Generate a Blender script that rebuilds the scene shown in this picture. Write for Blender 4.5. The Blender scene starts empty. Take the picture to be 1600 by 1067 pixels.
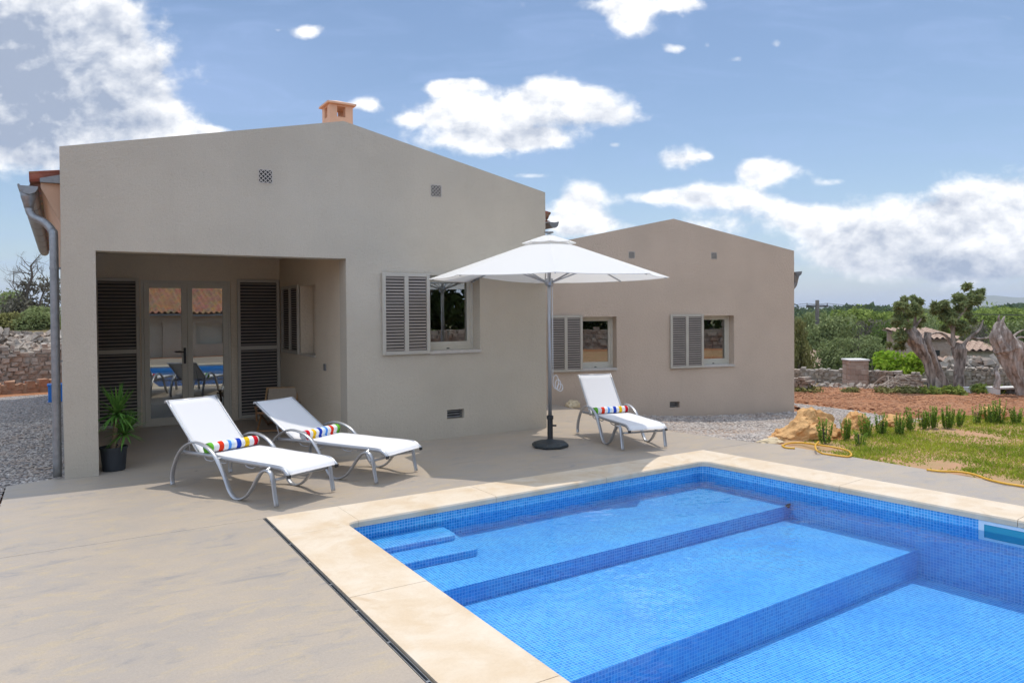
import bpy, bmesh, math, random
import numpy as np
from mathutils import Vector, Matrix, noise
random.seed(7); RNG = np.random.default_rng(7)
sc = bpy.context.scene
COL = sc.collection
R = math.radians
PI = math.pi

# ------------------------------------------------------------------ camera
F_PX, CAM_H, ROLL, PITCH, AX = 1150.0, 1.68, 0.007, 0.015, R(58.43754)
PPY = -30.1445                        # principal point offset (px of a 1600 wide frame)
fw = Vector((math.cos(AX), math.sin(AX), 0)); rt = Vector((math.sin(AX), -math.cos(AX), 0))
Fv = fw * math.cos(PITCH) + Vector((0, 0, -math.sin(PITCH))); Uv = rt.cross(Fv)
cr, sr = math.cos(ROLL), math.sin(ROLL)
CR = rt * cr - Uv * sr; CU = rt * sr + Uv * cr
CAMP = Vector((0, 0, CAM_H))
cd = bpy.data.cameras.new('camera'); cam = bpy.data.objects.new('camera', cd); COL.objects.link(cam)
cd.sensor_width = 36; cd.lens = F_PX / 1600 * 36; cd.shift_y = PPY / 1600
cd.clip_start = 0.05; cd.clip_end = 20000
M = Matrix((CR, CU, -Fv)).transposed().to_4x4(); M.translation = CAMP
cam.matrix_world = M
sc.camera = cam

def ray(px, py):
    return Fv + CR * ((px - 800) / F_PX) + CU * ((533.5 + PPY - py) / F_PX)
def onz(px, py, z=0.0):
    d = ray(px, py); return CAMP + d * ((z - CAM_H) / d.z)
def at(px, D):
    "ground point seen in picture column px at distance D ahead"
    p = CAMP + ray(px, 484) * D; return p.x, p.y

# ------------------------------------------------------------------ light
sc.view_settings.view_transform = 'Standard'; sc.view_settings.look = 'None'
sc.view_settings.exposure = 0.06; sc.view_settings.gamma = 1
CLOUD_FILL = 1.22
SUN = Vector((0.25, 0.192, 1)).normalized()
sl = bpy.data.lights.new('sun', 'SUN'); sl.energy = 2.62; sl.angle = R(0.5); sl.color = (1, .93, .83)
so = bpy.data.objects.new('sun', sl); COL.objects.link(so)
so.rotation_euler = (-SUN).to_track_quat('-Z', 'Y').to_euler()

class NT:
    def __init__(s, nt): s.nt = nt; s.L = nt.links
    def n(s, typ, **kw):
        o = s.nt.nodes.new(typ)
        for k, v in kw.items():
            if k.startswith('i_'):
                key = k[2:]; key = int(key) if key.isdigit() else key.replace('_', ' ')
                s.set(o.inputs[key], v)
            else: setattr(o, k, v)
        return o
    def set(s, inp, v):
        if isinstance(v, bpy.types.NodeSocket): s.L.new(v, inp)
        elif isinstance(v, bpy.types.Node): s.L.new(v.outputs[0], inp)
        else:
            if hasattr(inp.default_value, '__len__') and len(inp.default_value) == 4 and len(v) == 3: v = (*v, 1)
            inp.default_value = v
    def m(s, op, a, b=0.0, c=None, clamp=False):
        o = s.nt.nodes.new('ShaderNodeMath'); o.operation = op; o.use_clamp = clamp
        s.set(o.inputs[0], a); s.set(o.inputs[1], b)
        if c is not None: s.set(o.inputs[2], c)
        return o.outputs[0]
    def v(s, op, a, b=None):
        o = s.nt.nodes.new('ShaderNodeVectorMath'); o.operation = op
        s.set(o.inputs[0], a)
        if b is not None: s.set(o.inputs[1], b)
        return o.outputs['Value'] if op in ('DOT_PRODUCT', 'LENGTH') else o.outputs[0]
    def mix(s, f, a, b, blend='MIX'):
        o = s.nt.nodes.new('ShaderNodeMix'); o.data_type = 'RGBA'; o.blend_type = blend
        s.set(o.inputs[0], f); s.set(o.inputs[6], a); s.set(o.inputs[7], b)
        return o.outputs[2]
    def noise(s, vec, scale=5, detail=4, rough=.5, dist=0):
        o = s.n('ShaderNodeTexNoise'); o.inputs['Scale'].default_value = scale
        o.inputs['Detail'].default_value = detail; o.inputs['Roughness'].default_value = rough
        o.inputs['Distortion'].default_value = dist
        if vec is not None: s.set(o.inputs['Vector'], vec)
        return o.outputs[0]
    def ramp(s, f, a, b, clamp=True):
        o = s.n('ShaderNodeMapRange'); o.clamp = clamp; o.interpolation_type = 'SMOOTHSTEP'
        s.set(o.inputs[0], f); o.inputs[1].default_value = a; o.inputs[2].default_value = b
        return o.outputs[0]
    def scale(s, vec, xyz):
        o = s.n('ShaderNodeMapping'); s.set(o.inputs['Vector'], vec); o.inputs['Scale'].default_value = xyz
        return o.outputs[0]

# ---- world: Nishita sky with cumulus clouds laid out by compass direction
w = bpy.data.worlds.new('World'); sc.world = w; w.use_nodes = True
nt = w.node_tree; nt.nodes.clear(); W = NT(nt)
sky = W.n('ShaderNodeTexSky', sky_type='NISHITA', sun_disc=False)
sky.sun_elevation = math.asin(SUN.z); sky.sun_rotation = math.atan2(SUN.x, SUN.y)
sky.air_density = 1.0; sky.dust_density = 0.6; sky.ozone_density = 2.5
bg = W.n('ShaderNodeBackground', i_Strength=0.117); W.set(bg.inputs[0], sky)
tc = W.n('ShaderNodeTexCoord'); D = tc.outputs['Generated']
E_ = Vector((rt.x, rt.y, 0)); G_ = Vector((fw.x, fw.y, 0))
de = W.v('DOT_PRODUCT', D, tuple(E_)); dg = W.v('DOT_PRODUCT', D, tuple(G_))
sep = W.n('ShaderNodeSeparateXYZ'); W.set(sep.inputs[0], D); dz = sep.outputs[2]
den = W.m('MAXIMUM', W.m('ABSOLUTE', dg), .12)
cu = W.m('DIVIDE', de, den); cv = W.m('DIVIDE', dz, den)
front = W.ramp(dg, 0.0, 0.25)
def cloud_uv(px, py):
    d = ray(px, py); g = d.dot(G_); return d.dot(E_) / g, d.z / g
CL = [  # column, row, half width, half height, weight  (photograph pixels, turned into directions)
 (40,60,150,95,1.0),(95,150,150,70,1.1),(150,115,90,50,.9),(215,180,70,42,1.0),(150,55,50,55,.9),(30,235,85,42,.9),(260,190,40,20,.6),(140,10,70,40,.7),
 (800,168,135,34,1.05),(880,150,75,32,.9),(700,185,80,28,.7),(755,222,110,22,1.0),(950,180,55,18,.8),(830,218,70,18,.7),(645,187,30,9,.5),
 (905,318,55,40,1.1),(890,350,60,35,1.0),(950,352,60,18,.7),
 (1055,250,55,25,1.0),(1105,245,16,9,.45),(1218,268,75,28,1.05),(1180,270,40,22,.7),
 (1080,305,105,20,.95),(1140,312,70,24,.9),(1130,350,90,30,.8),(1020,310,50,14,.6),
 (1275,345,72,36,1.05),(1230,330,40,26,.6),(1330,370,70,35,.9),(1450,335,120,50,1.15),(1560,320,80,46,1.15),(1400,395,150,40,1.0),(1550,390,130,60,1.1),(1650,330,120,70,1.1),(1480,430,160,22,.7),(1330,405,80,25,.7),
 (960,8,85,20,1.0),(980,38,36,24,.85),(1060,6,40,14,.7),(925,55,12,7,.4),
 (477,49,30,14,.85),(432,48,10,5,.4),(1055,76,22,11,.75),(1150,92,22,10,.6),(1212,68,13,9,.55),(1105,72,10,8,.4),(570,162,26,12,.8),(722,132,46,10,.75),(690,140,25,10,.6),(963,227,11,6,.6),(330,206,60,9,.7),(1130,30,8,5,.0),
 (300,205,40,8,.6),(830,275,40,6,.55),(1300,285,40,8,.35)]
cmb = W.n('ShaderNodeCombineXYZ'); W.set(cmb.inputs[0], cu); W.set(cmb.inputs[1], cv); P0 = cmb.outputs[0]
def gauss(px, py, rx, ry, wt, k=.95):
    u0, v0 = cloud_uv(px, py); q = math.sqrt(k)
    a = W.v('MULTIPLY', W.v('SUBTRACT', P0, (u0, v0, 0)), (F_PX/rx*q, F_PX/ry*q, 0))
    return W.m('MULTIPLY', W.m('EXPONENT', W.m('MULTIPLY', W.v('DOT_PRODUCT', a, a), -1)), wt)
blob = None
for c_ in CL:
    kk = .80 if c_[0] > 840 and c_[1] > 230 else 1.0; e = gauss(c_[0], c_[1], c_[2]*kk, c_[3]*kk, c_[4]*(1.12 if c_[0] < 330 and c_[2] > 35 else 1.1 if c_[2] < 50 else .88)); blob = e if blob is None else W.m('ADD', blob, e)
blob = W.m('MINIMUM', blob, 1.12)
P2 = W.v('MULTIPLY', P0, (1, 1.35, 1))
def fbm(off):
    a = W.v('ADD', P2, off)
    return W.m('ADD', W.m('MULTIPLY', W.noise(a, 14, 8, .56, .15), .8), W.m('MULTIPLY', W.noise(a, 46, 5, .55, .2), .2))
f0 = fbm((0, 0, 0)); f1 = fbm((.006, .022, 0))
base = W.m('ADD', blob, W.m('MULTIPLY', W.m('SUBTRACT', f0, .5), 2.0))
alpha = W.ramp(base, .32, .92)
thick = W.ramp(base, .55, 1.3)
lowf = W.noise(P2, 9, 3, .5)
lit = W.m('ADD', W.m('MULTIPLY', W.m('SUBTRACT', f0, f1), 2.3), .98)
lit = W.m('SUBTRACT', lit, W.m('MULTIPLY', W.m('MULTIPLY', thick, W.ramp(lowf, .36, .66)), .20))
for g_ in ((20,100,210,150,.80),(90,200,130,60,.45),(860,200,150,18,.55),(790,232,90,10,.2),(1500,428,280,34,.55),(1440,355,70,34,.35),(1570,350,70,34,.32),(1330,385,80,30,.3),(1240,300,60,8,.3),(1060,272,40,6,.2),(1110,345,90,14,.2),(900,355,50,20,.22)):
    lit = W.m('SUBTRACT', lit, W.m('MULTIPLY', gauss(*g_), W.m('ADD', .45, W.m('MULTIPLY', lowf, 1.05))))
lit = W.m('MAXIMUM', W.m('MINIMUM', lit, 1.0), .12)
ccol = W.mix(lit, (.24, .31, .45), (1.0, 1.0, 1.0))
# thin cirrus veil and horizon haze
cir = W.noise(W.v('MULTIPLY', P2, (1.6, 5, 1)), 3.2, 6, .6, .8)
veil = W.m('MULTIPLY', W.ramp(cir, .42, .78), .30)
veil = W.m('ADD', veil, gauss(330, 130, 190, 90, .32))
hz = W.m('EXPONENT', W.m('MULTIPLY', W.m('MAXIMUM', dz, 0), -11))
veil = W.m('ADD', veil, W.m('MULTIPLY', hz, .50), clamp=True)
bgv = W.n('ShaderNodeBackground', i_Color=(.47, .63, 1.0, 1), i_Strength=.90)
bgc = W.n('ShaderNodeBackground', i_Strength=1.16); W.set(bgc.inputs[0], ccol)
# overhead and behind the camera: unseen bright cloud added as fill light
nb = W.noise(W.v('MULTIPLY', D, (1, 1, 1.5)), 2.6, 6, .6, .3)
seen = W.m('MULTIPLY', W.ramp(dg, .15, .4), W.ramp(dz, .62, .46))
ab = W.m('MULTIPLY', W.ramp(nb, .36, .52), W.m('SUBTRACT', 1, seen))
bgb = W.n('ShaderNodeBackground', i_Color=(.79, .92, 1.15, 1), i_Strength=CLOUD_FILL)
m1 = W.n('ShaderNodeMixShader'); W.set(m1.inputs[0], veil); W.L.new(bg.outputs[0], m1.inputs[1]); W.L.new(bgv.outputs[0], m1.inputs[2])
m2 = W.n('ShaderNodeMixShader'); W.set(m2.inputs[0], W.m('MULTIPLY', alpha, W.m('MULTIPLY', front, seen))); W.L.new(m1.outputs[0], m2.inputs[1]); W.L.new(bgc.outputs[0], m2.inputs[2])
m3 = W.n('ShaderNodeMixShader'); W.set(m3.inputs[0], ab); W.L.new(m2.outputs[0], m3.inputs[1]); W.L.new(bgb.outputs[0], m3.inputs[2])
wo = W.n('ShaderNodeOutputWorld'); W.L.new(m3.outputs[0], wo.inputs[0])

# ------------------------------------------------------------------ materials
def lin(r, g, b):
    f = lambda c: (c / 255 / 12.92) if c / 255 < .04045 else ((c / 255 + .055) / 1.055) ** 2.4
    return (f(r), f(g), f(b))
def newmat(name):
    m = bpy.data.materials.new(name); m.use_nodes = True; m.node_tree.nodes.clear()
    T = NT(m.node_tree); out = T.n('ShaderNodeOutputMaterial'); return m, T, out
def pbr(name, col, rough=.6, metal=0, var=.0, vscale=6, bump=0, bscale=40, spec=.5, col2=None, stretch=(1, 1, 1), detail=5):
    m, T, out = newmat(name)
    b = T.n('ShaderNodeBsdfPrincipled'); b.inputs['Roughness'].default_value = rough; b.inputs['Metallic'].default_value = metal
    b.inputs['Specular IOR Level'].default_value = spec
    pos = T.n('ShaderNodeTexCoord').outputs['Object']
    if var or col2:
        c2 = col2 or tuple(c * (1 - var) for c in col)
        c1 = col if col2 else tuple(min(1, c * (1 + var)) for c in col)
        n = T.noise(T.scale(pos, stretch), vscale, detail, .6)
        T.set(b.inputs['Base Color'], T.mix(T.ramp(n, .32, .68), c1, c2))
    else: b.inputs['Base Color'].default_value = (*col, 1)
    if bump:
        bn = T.n('ShaderNodeBump', i_Strength=bump, i_Distance=.01); T.set(bn.inputs['Height'], T.noise(pos, bscale, 4, .6)); T.L.new(bn.outputs[0], b.inputs['Normal'])
    T.L.new(b.outputs[0], out.inputs[0]); return m

def stucco(name, col):
    m, T, out = newmat(name)
    b = T.n('ShaderNodeBsdfPrincipled', i_Roughness=.9); b.inputs['Specular IOR Level'].default_value = .2
    pos = T.n('ShaderNodeTexCoord').outputs['Object']
    n1 = T.noise(pos, .9, 5, .6); n2 = T.noise(pos, 90, 3, .7)
    c = T.mix(T.ramp(n1, .3, .7), tuple(x * .945 for x in col), tuple(x * 1.045 for x in col))
    strk = T.noise(T.scale(pos, (5, 5, .35)), 1.6, 5, .65)
    c = T.mix(T.m('MULTIPLY', T.ramp(strk, .55, .75), .22), c, tuple(x * .84 for x in col))
    c = T.mix(T.ramp(n2, .35, .65), T.mix(1.0, c, (.90, .90, .90), 'MULTIPLY'), c)
    # splash dirt low on the wall
    s = T.n('ShaderNodeSeparateXYZ'); T.set(s.inputs[0], pos)
    low = T.ramp(T.m('ADD', s.outputs[2], T.m('MULTIPLY', T.noise(T.scale(pos, (1, 1, .4)), 5, 4, .6), .35)), .5, .12)
    c = T.mix(T.m('MULTIPLY', low, .35), c, tuple(x * .72 for x in col))
    T.set(b.inputs['Base Color'], c)
    h = T.m('ADD', T.noise(pos, 27, 5, .7), T.m('MULTIPLY', T.noise(pos, 130, 2, .5), .5))
    bn = T.n('ShaderNodeBump', i_Strength=.8, i_Distance=.018); T.set(bn.inputs['Height'], h); T.L.new(bn.outputs[0], b.inputs['Normal'])
    T.L.new(b.outputs[0], out.inputs[0]); return m

MT = {}
MT['stuccoA'] = stucco('stucco_grey', (.575, .515, .42))
MT['stuccoB'] = stucco('stucco_taupe', (.61, .49, .385))
MT['stuccoP'] = stucco('stucco_sand_lifted', (.76, .655, .51))  # tone raised to make up for the weak light inside the porch
MT['salmon'] = pbr('salmon_render', (.74, .47, .31), .85, var=.06, vscale=4, bump=.2)
MT['cornice'] = pbr('pale_salmon_render', (.60, .41, .29), .85, var=.06, vscale=4, bump=.2)
MT['frame'] = pbr('stone_grey_paint', (.56, .525, .44), .38, var=.03)
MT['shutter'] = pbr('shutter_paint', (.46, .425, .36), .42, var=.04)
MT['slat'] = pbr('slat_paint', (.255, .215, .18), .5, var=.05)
MT['dark'] = pbr('shade_soil_black', (.03, .03, .03), .9)  # near black, painted as shade in gaps and openings; also the potting soil
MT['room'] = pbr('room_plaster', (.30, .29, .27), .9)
MT['sill'] = pbr('limestone_sill', (.50, .46, .41), .7, var=.05, vscale=20)
MT['zinc'] = pbr('galvanised_zinc', (.27, .28, .29), .45, .7, var=.12, vscale=14)
MT['alu'] = pbr('silver_lacquer', (.42, .43, .45), .36, .65, var=.03, vscale=8)
MT['black'] = pbr('black_plastic', (.018, .019, .021), .5)
MT['pot'] = pbr('anthracite_resin', (.022, .027, .033), .62, bump=.15, bscale=120)
MT['base'] = pbr('dark_cast_base', (.028, .034, .036), .55, var=.15, vscale=12, bump=.2, bscale=60)
MT['wood'] = pbr('oiled_wood', (.30, .15, .06), .55, var=.3, vscale=9, stretch=(1, 8, 8))
MT['palewood'] = pbr('pale_wood', (.48, .30, .15), .55, var=.2, vscale=9)
MT['canvas'] = pbr('beige_canvas', (.50, .42, .33), .9, var=.05, vscale=30)
MT['hose'] = pbr('yellow_hose', (.70, .38, .03), .45, var=.05)
MT['blue'] = pbr('blue_plastic', (.02, .17, .55), .4)
MT['white'] = pbr('white_cement', (.72, .71, .68), .8, var=.06, vscale=8, bump=.2)
MT['wpaint'] = pbr('white_abs', (.62, .72, .80), .35)
MT['teal'] = pbr('teal_flap', (.03, .30, .42), .25)
MT['cord'] = pbr('white_cord', (.72, .72, .72), .8)
MT['lattice'] = pbr('pale_terracotta', (.50, .46, .41), .85, var=.06)
MT['bark'] = pbr('olive_bark', (.40, .345, .30), .9, col2=(.11, .09, .075), vscale=7, bump=1.0, bscale=18, stretch=(1.6, 1.6, .35))
MT['paletrunk'] = pbr('weathered_olive_wood', (.50, .44, .39), .9, col2=(.18, .14, .11), vscale=6, bump=1.0, bscale=14, stretch=(1.8, 1.8, .3))
MT['twig'] = pbr('grey_twigs', (.11, .09, .075), .9, var=.2)
MT['stalk'] = pbr('yucca_bark', (.24, .17, .11), .9, var=.3, vscale=24, bump=.6, bscale=40, stretch=(1, 1, 3))
MT['pole'] = pbr('tarred_pole', (.10, .09, .08), .85, var=.2)
MT['dead'] = pbr('dry_branches', (.42, .36, .30), .9, var=.2)

def tiles_mat():
    m, T, out = newmat('terracotta_tiles')
    b = T.n('ShaderNodeBsdfPrincipled', i_Roughness=.85)
    pos = T.n('ShaderNodeTexCoord').outputs['Object']
    n = T.noise(pos, 7, 4, .6)
    vo = T.n('ShaderNodeTexVoronoi', i_Scale=4.2); T.set(vo.inputs['Vector'], pos)
    c = T.mix(T.ramp(n, .3, .7), (.50, .24, .13), (.60, .35, .22))
    c = T.mix(.35, c, T.mix(1.0, vo.outputs['Color'], (.7, .42, .28), 'MULTIPLY'))
    T.set(b.inputs['Base Color'], c); T.L.new(b.outputs[0], out.inputs[0]); return m
MT['tiles'] = tiles_mat()
MT['oldtiles'] = pbr('weathered_tiles', (.47, .34, .25), .9, col2=(.36, .25, .19), vscale=3)

def concrete_mat():
    m, T, out = newmat('brushed_concrete')
    b = T.n('ShaderNodeBsdfPrincipled'); b.inputs['Specular IOR Level'].default_value = .35
    pos = T.n('ShaderNodeTexCoord').outputs['Object']
    s1 = T.noise(T.scale(pos, (.8, 1.5, 1)), 1.3, 9, .66, .5)
    s2 = T.noise(T.scale(pos, (1.5, 3.0, 1)), 3.2, 7, .7, .5)
    s3 = T.noise(pos, 75, 3, .75); s4 = T.noise(T.scale(pos, (3, 30, 1)), 3, 3, .6)
    c = T.mix(T.ramp(s1, .36, .64), (.445, .368, .285), (.390, .336, .282))
    c = T.mix(T.m('MULTIPLY', T.ramp(s2, .48, .68), .75), c, (.485, .385, .25))
    c = T.mix(T.m('MULTIPLY', T.ramp(T.noise(T.scale(pos, (1.1, 2.6, 1)), 2.1, 9, .72, .8), .52, .72), .72), c, (.255, .245, .245))
    c = T.mix(T.m('MULTIPLY', T.ramp(s3, .3, .7), .24), c, (.22, .19, .16))
    c = T.mix(T.m('MULTIPLY', T.ramp(s4, .5, .75), .10), c, (.24, .22, .20))
    vs = T.n('ShaderNodeTexVoronoi', i_Scale=1.1); T.set(vs.inputs['Vector'], pos)
    c = T.mix(T.m('MULTIPLY', T.ramp(vs.outputs['Distance'], .028, .012), .75), c, (.16, .12, .09))
    T.set(b.inputs['Base Color'], c); T.set(b.inputs['Roughness'], T.m('ADD', T.m('MULTIPLY', s2, .25), .34))
    bn = T.n('ShaderNodeBump', i_Strength=.3, i_Distance=.006); T.set(bn.inputs['Height'], T.m('ADD', s3, s4)); T.L.new(bn.outputs[0], b.inputs['Normal'])
    T.L.new(b.outputs[0], out.inputs[0]); return m
MT['concrete'] = concrete_mat()

def coping_mat():
    m, T, out = newmat('cream_limestone')
    b = T.n('ShaderNodeBsdfPrincipled', i_Roughness=.62); b.inputs['Specular IOR Level'].default_value = .3
    pos = T.n('ShaderNodeTexCoord').outputs['Object']
    n = T.noise(pos, 1.6, 7, .62, .8); n2 = T.noise(pos, 5, 6, .65, .4); n3 = T.noise(pos, 70, 2, .6)
    c = T.mix(T.ramp(n, .34, .68), (.68, .575, .445), (.60, .46, .305))
    c = T.mix(T.m('MULTIPLY', T.ramp(n2, .45, .72), .55), c, (.70, .615, .50))
    c = T.mix(T.m('MULTIPLY', T.ramp(T.noise(pos, 2.7, 5, .6, 1.2), .56, .75), .6), c, (.54, .39, .24))
    c = T.mix(T.m('MULTIPLY', T.ramp(n3, .4, .7), .08), c, (.35, .27, .18))
    T.set(b.inputs['Base Color'], c)
    bn = T.n('ShaderNodeBump', i_Strength=.08, i_Distance=.004); T.set(bn.inputs['Height'], n3); T.L.new(bn.outputs[0], b.inputs['Normal'])
    T.L.new(b.outputs[0], out.inputs[0]); return m
MT['coping'] = coping_mat()

def mosaic_mat():
    m, T, out = newmat('blue_glass_mosaic')
    b = T.n('ShaderNodeBsdfPrincipled', i_Roughness=.18)
    uv = T.n('ShaderNodeUVMap').outputs[0]
    br = T.n('ShaderNodeTexBrick', offset=0.0, squash=1.0); T.set(br.inputs['Vector'], uv)
    br.inputs['Scale'].default_value = 1.0; br.inputs['Mortar Size'].default_value = .0021; br.inputs['Mortar Smooth'].default_value = .15
    br.inputs['Brick Width'].default_value = .025; br.inputs['Row Height'].default_value = .025; br.inputs['Bias'].default_value = 0
    T.set(br.inputs['Color1'], (.028, .26, .62)); T.set(br.inputs['Color2'], (.085, .44, .78)); T.set(br.inputs['Mortar'], (.36, .64, .88))
    cl = T.noise(uv, 1.7, 3, .6)
    c = T.mix(T.m('MULTIPLY', T.ramp(cl, .35, .7), .3), br.outputs['Color'], (.03, .24, .75))
    T.set(b.inputs['Base Color'], c); T.L.new(b.outputs[0], out.inputs[0]); return m
MT['mosaic'] = mosaic_mat()

def water_mat():
    m, T, out = newmat('pool_water')
    tr = T.n('ShaderNodeBsdfTransparent'); T.set(tr.inputs[0], (.85, .96, 1.0))
    gl = T.n('ShaderNodeBsdfGlossy'); gl.inputs['Roughness'].default_value = .0
    fr = T.n('ShaderNodeFresnel'); fr.inputs[0].default_value = 1.33
    pos = T.n('ShaderNodeTexCoord').outputs['Object']
    h = T.m('ADD', T.noise(T.scale(pos, (1, 1.5, 1)), 3.2, 2, .5, .3), T.m('MULTIPLY', T.noise(pos, 11, 2, .5), .25))
    bn = T.n('ShaderNodeBump', i_Strength=.17, i_Distance=.05); T.set(bn.inputs['Height'], h)
    T.L.new(bn.outputs[0], gl.inputs['Normal']); T.L.new(bn.outputs[0], fr.inputs['Normal'])
    mx = T.n('ShaderNodeMixShader'); T.set(mx.inputs[0], fr.outputs[0]); T.L.new(tr.outputs[0], mx.inputs[1]); T.L.new(gl.outputs[0], mx.inputs[2])
    T.L.new(mx.outputs[0], out.inputs[0]); return m
MT['water'] = water_mat()

def glass_mat():
    m, T, out = newmat('window_glass')
    tr = T.n('ShaderNodeBsdfTransparent'); T.set(tr.inputs[0], (.60, .64, .62))
    gl = T.n('ShaderNodeBsdfGlossy'); gl.inputs['Roughness'].default_value = 0; T.set(gl.inputs[0], (.95, .97, .97))
    fr = T.n('ShaderNodeFresnel'); fr.inputs[0].default_value = 1.52
    pos = T.n('ShaderNodeTexCoord').outputs['Object']
    bn = T.n('ShaderNodeBump', i_Strength=.015, i_Distance=.02); T.set(bn.inputs['Height'], T.noise(pos, 2.2, 1, .5)); T.L.new(bn.outputs[0], gl.inputs['Normal'])
    mx = T.n('ShaderNodeMixShader'); T.set(mx.inputs[0], T.m('ADD', T.m('MULTIPLY', fr.outputs[0], 1.6), .20, clamp=True)); T.L.new(tr.outputs[0], mx.inputs[1]); T.L.new(gl.outputs[0], mx.inputs[2])
    T.L.new(mx.outputs[0], out.inputs[0]); return m
MT['glass'] = glass_mat()

def cloth(name, col, trans, weave=0, gap=0):
    m, T, out = newmat(name)
    d = T.n('ShaderNodeBsdfDiffuse'); T.set(d.inputs[0], col)
    t = T.n('ShaderNodeBsdfTranslucent'); T.set(t.inputs[0], tuple(c * .95 for c in col))
    if weave:
        pos = T.n('ShaderNodeTexCoord').outputs['Object']
        bn = T.n('ShaderNodeBump', i_Strength=.25, i_Distance=.004); T.set(bn.inputs['Height'], T.noise(pos, weave, 3, .6)); T.L.new(bn.outputs[0], d.inputs['Normal'])
    mx = T.n('ShaderNodeMixShader', i_Fac=trans); T.L.new(d.outputs[0], mx.inputs[1]); T.L.new(t.outputs[0], mx.inputs[2])
    if gap:
        tp = T.n('ShaderNodeBsdfTransparent'); m3 = T.n('ShaderNodeMixShader', i_Fac=gap); T.L.new(mx.outputs[0], m3.inputs[1]); T.L.new(tp.outputs[0], m3.inputs[2]); mx = m3
    T.L.new(mx.outputs[0], out.inputs[0]); return m
MT['sling'] = cloth('white_sling_mesh', (.86, .85, .85), .10, 140, .10)
MT['parasol'] = cloth('offwhite_canvas', (.88, .86, .82), .36, 30)

def towel_mat():
    m, T, out = newmat('striped_towelling')
    pos = T.n('ShaderNodeTexCoord').outputs['Object']
    s = T.n('ShaderNodeSeparateXYZ'); T.set(s.inputs[0], pos)
    wob = T.m('MULTIPLY', T.m('SUBTRACT', T.noise(T.scale(pos, (.5, 1, 1)), 16, 2, .5), .5), .035)
    x = T.m('ADD', T.m('ADD', T.m('DIVIDE', s.outputs[0], .56), .5), wob)
    r = T.n('ShaderNodeValToRGB'); r.color_ramp.interpolation = 'CONSTANT'; e = r.color_ramp.elements
    st = [(0, (.16, .48, .05)), (.10, (.8, .8, .8)), (.20, (.72, .05, .02)), (.29, (.8, .8, .8)), (.38, (.10, .30, .78)), (.44, (.62, .74, .85)), (.50, (.8, .8, .8)), (.545, (.02, .06, .42)), (.63, (.8, .8, .8)), (.71, (.80, .50, .02)), (.80, (.8, .8, .8)), (.885, (.62, .02, .03)), (.97, (.8, .8, .8))]
    while len(e) < len(st): e.new(.5)
    for i, (p, c) in enumerate(st): e[i].position = p; e[i].color = (*c, 1)
    T.set(r.inputs[0], x)
    d = T.n('ShaderNodeBsdfPrincipled', i_Roughness=1.0); d.inputs['Specular IOR Level'].default_value = 0; T.set(d.inputs['Base Color'], r.outputs[0])
    bn = T.n('ShaderNodeBump', i_Strength=.6, i_Distance=.006); T.set(bn.inputs['Height'], T.noise(pos, 180, 3, .6)); T.L.new(bn.outputs[0], d.inputs['Normal'])
    T.L.new(d.outputs[0], out.inputs[0]); return m
MT['towel'] = towel_mat()

def leaf_mat(name, c1, c2, trans=.25, c3=None):
    m, T, out = newmat(name)
    g = T.n('ShaderNodeNewGeometry'); rnd = g.outputs['Random Per Island']
    pos = T.n('ShaderNodeTexCoord').outputs['Object']
    n = T.ramp(T.noise(pos, 1.3, 3, .6), .35, .65)
    c = T.mix(T.m('ADD', T.m('MULTIPLY', rnd, .6), T.m('MULTIPLY', n, .4)), c1, c2)
    if c3: c = T.mix(T.ramp(rnd, .86, .9), c, c3)
    d = T.n('ShaderNodeBsdfDiffuse'); T.set(d.inputs[0], c); t = T.n('ShaderNodeBsdfTranslucent'); T.set(t.inputs[0], c)
    mx = T.n('ShaderNodeMixShader', i_Fac=trans); T.L.new(d.outputs[0], mx.inputs[1]); T.L.new(t.outputs[0], mx.inputs[2])
    T.L.new(mx.outputs[0], out.inputs[0]); return m
MT['olive'] = leaf_mat('olive_leaves', (.14, .18, .065), (.33, .37, .17))
MT['carob'] = leaf_mat('dark_leaves', (.075, .125, .03), (.20, .27, .08))
MT['almond'] = leaf_mat('mid_green_leaves', (.15, .21, .045), (.34, .41, .11))
MT['vine'] = leaf_mat('bright_vine_leaves', (.20, .36, .03), (.48, .60, .08), .35)
MT['scrub'] = leaf_mat('yellowish_scrub', (.15, .16, .05), (.31, .29, .12))
MT['greyscrub'] = leaf_mat('grey_scrub', (.12, .115, .085), (.22, .20, .15))
MT['yucca'] = leaf_mat('yucca_leaves', (.06, .17, .03), (.20, .36, .08))
MT['rosemary'] = leaf_mat('rosemary_needles', (.13, .24, .03), (.32, .45, .09))
MT['grass'] = leaf_mat('lawn_blades', (.15, .25, .02), (.52, .54, .08), .3, (.50, .40, .16))
MT['pine'] = leaf_mat('far_pines', (.05, .085, .04), (.11, .15, .07))

def stone_mat(name, c1, c2, c3, bump=.8):
    m, T, out = newmat(name)
    b = T.n('ShaderNodeBsdfPrincipled', i_Roughness=.92); b.inputs['Specular IOR Level'].default_value = .2
    g = T.n('ShaderNodeNewGeometry'); pos = T.n('ShaderNodeTexCoord').outputs['Object']
    n = T.noise(pos, 2.2, 7, .65, .3); n2 = T.noise(pos, 9, 6, .7)
    c = T.mix(g.outputs['Random Per Island'], c1, c2); c = T.mix(T.m('MULTIPLY', T.ramp(n, .45, .68), .8), c, c3)
    c = T.mix(T.m('MULTIPLY', T.ramp(n2, .4, .7), .3), c, tuple(x * .55 for x in c1))
    T.set(b.inputs['Base Color'], c)
    bn = T.n('ShaderNodeBump', i_Strength=bump, i_Distance=.03); T.set(bn.inputs['Height'], T.m('ADD', n, T.m('MULTIPLY', n2, .6))); T.L.new(bn.outputs[0], b.inputs['Normal'])
    T.L.new(b.outputs[0], out.inputs[0]); return m
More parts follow.
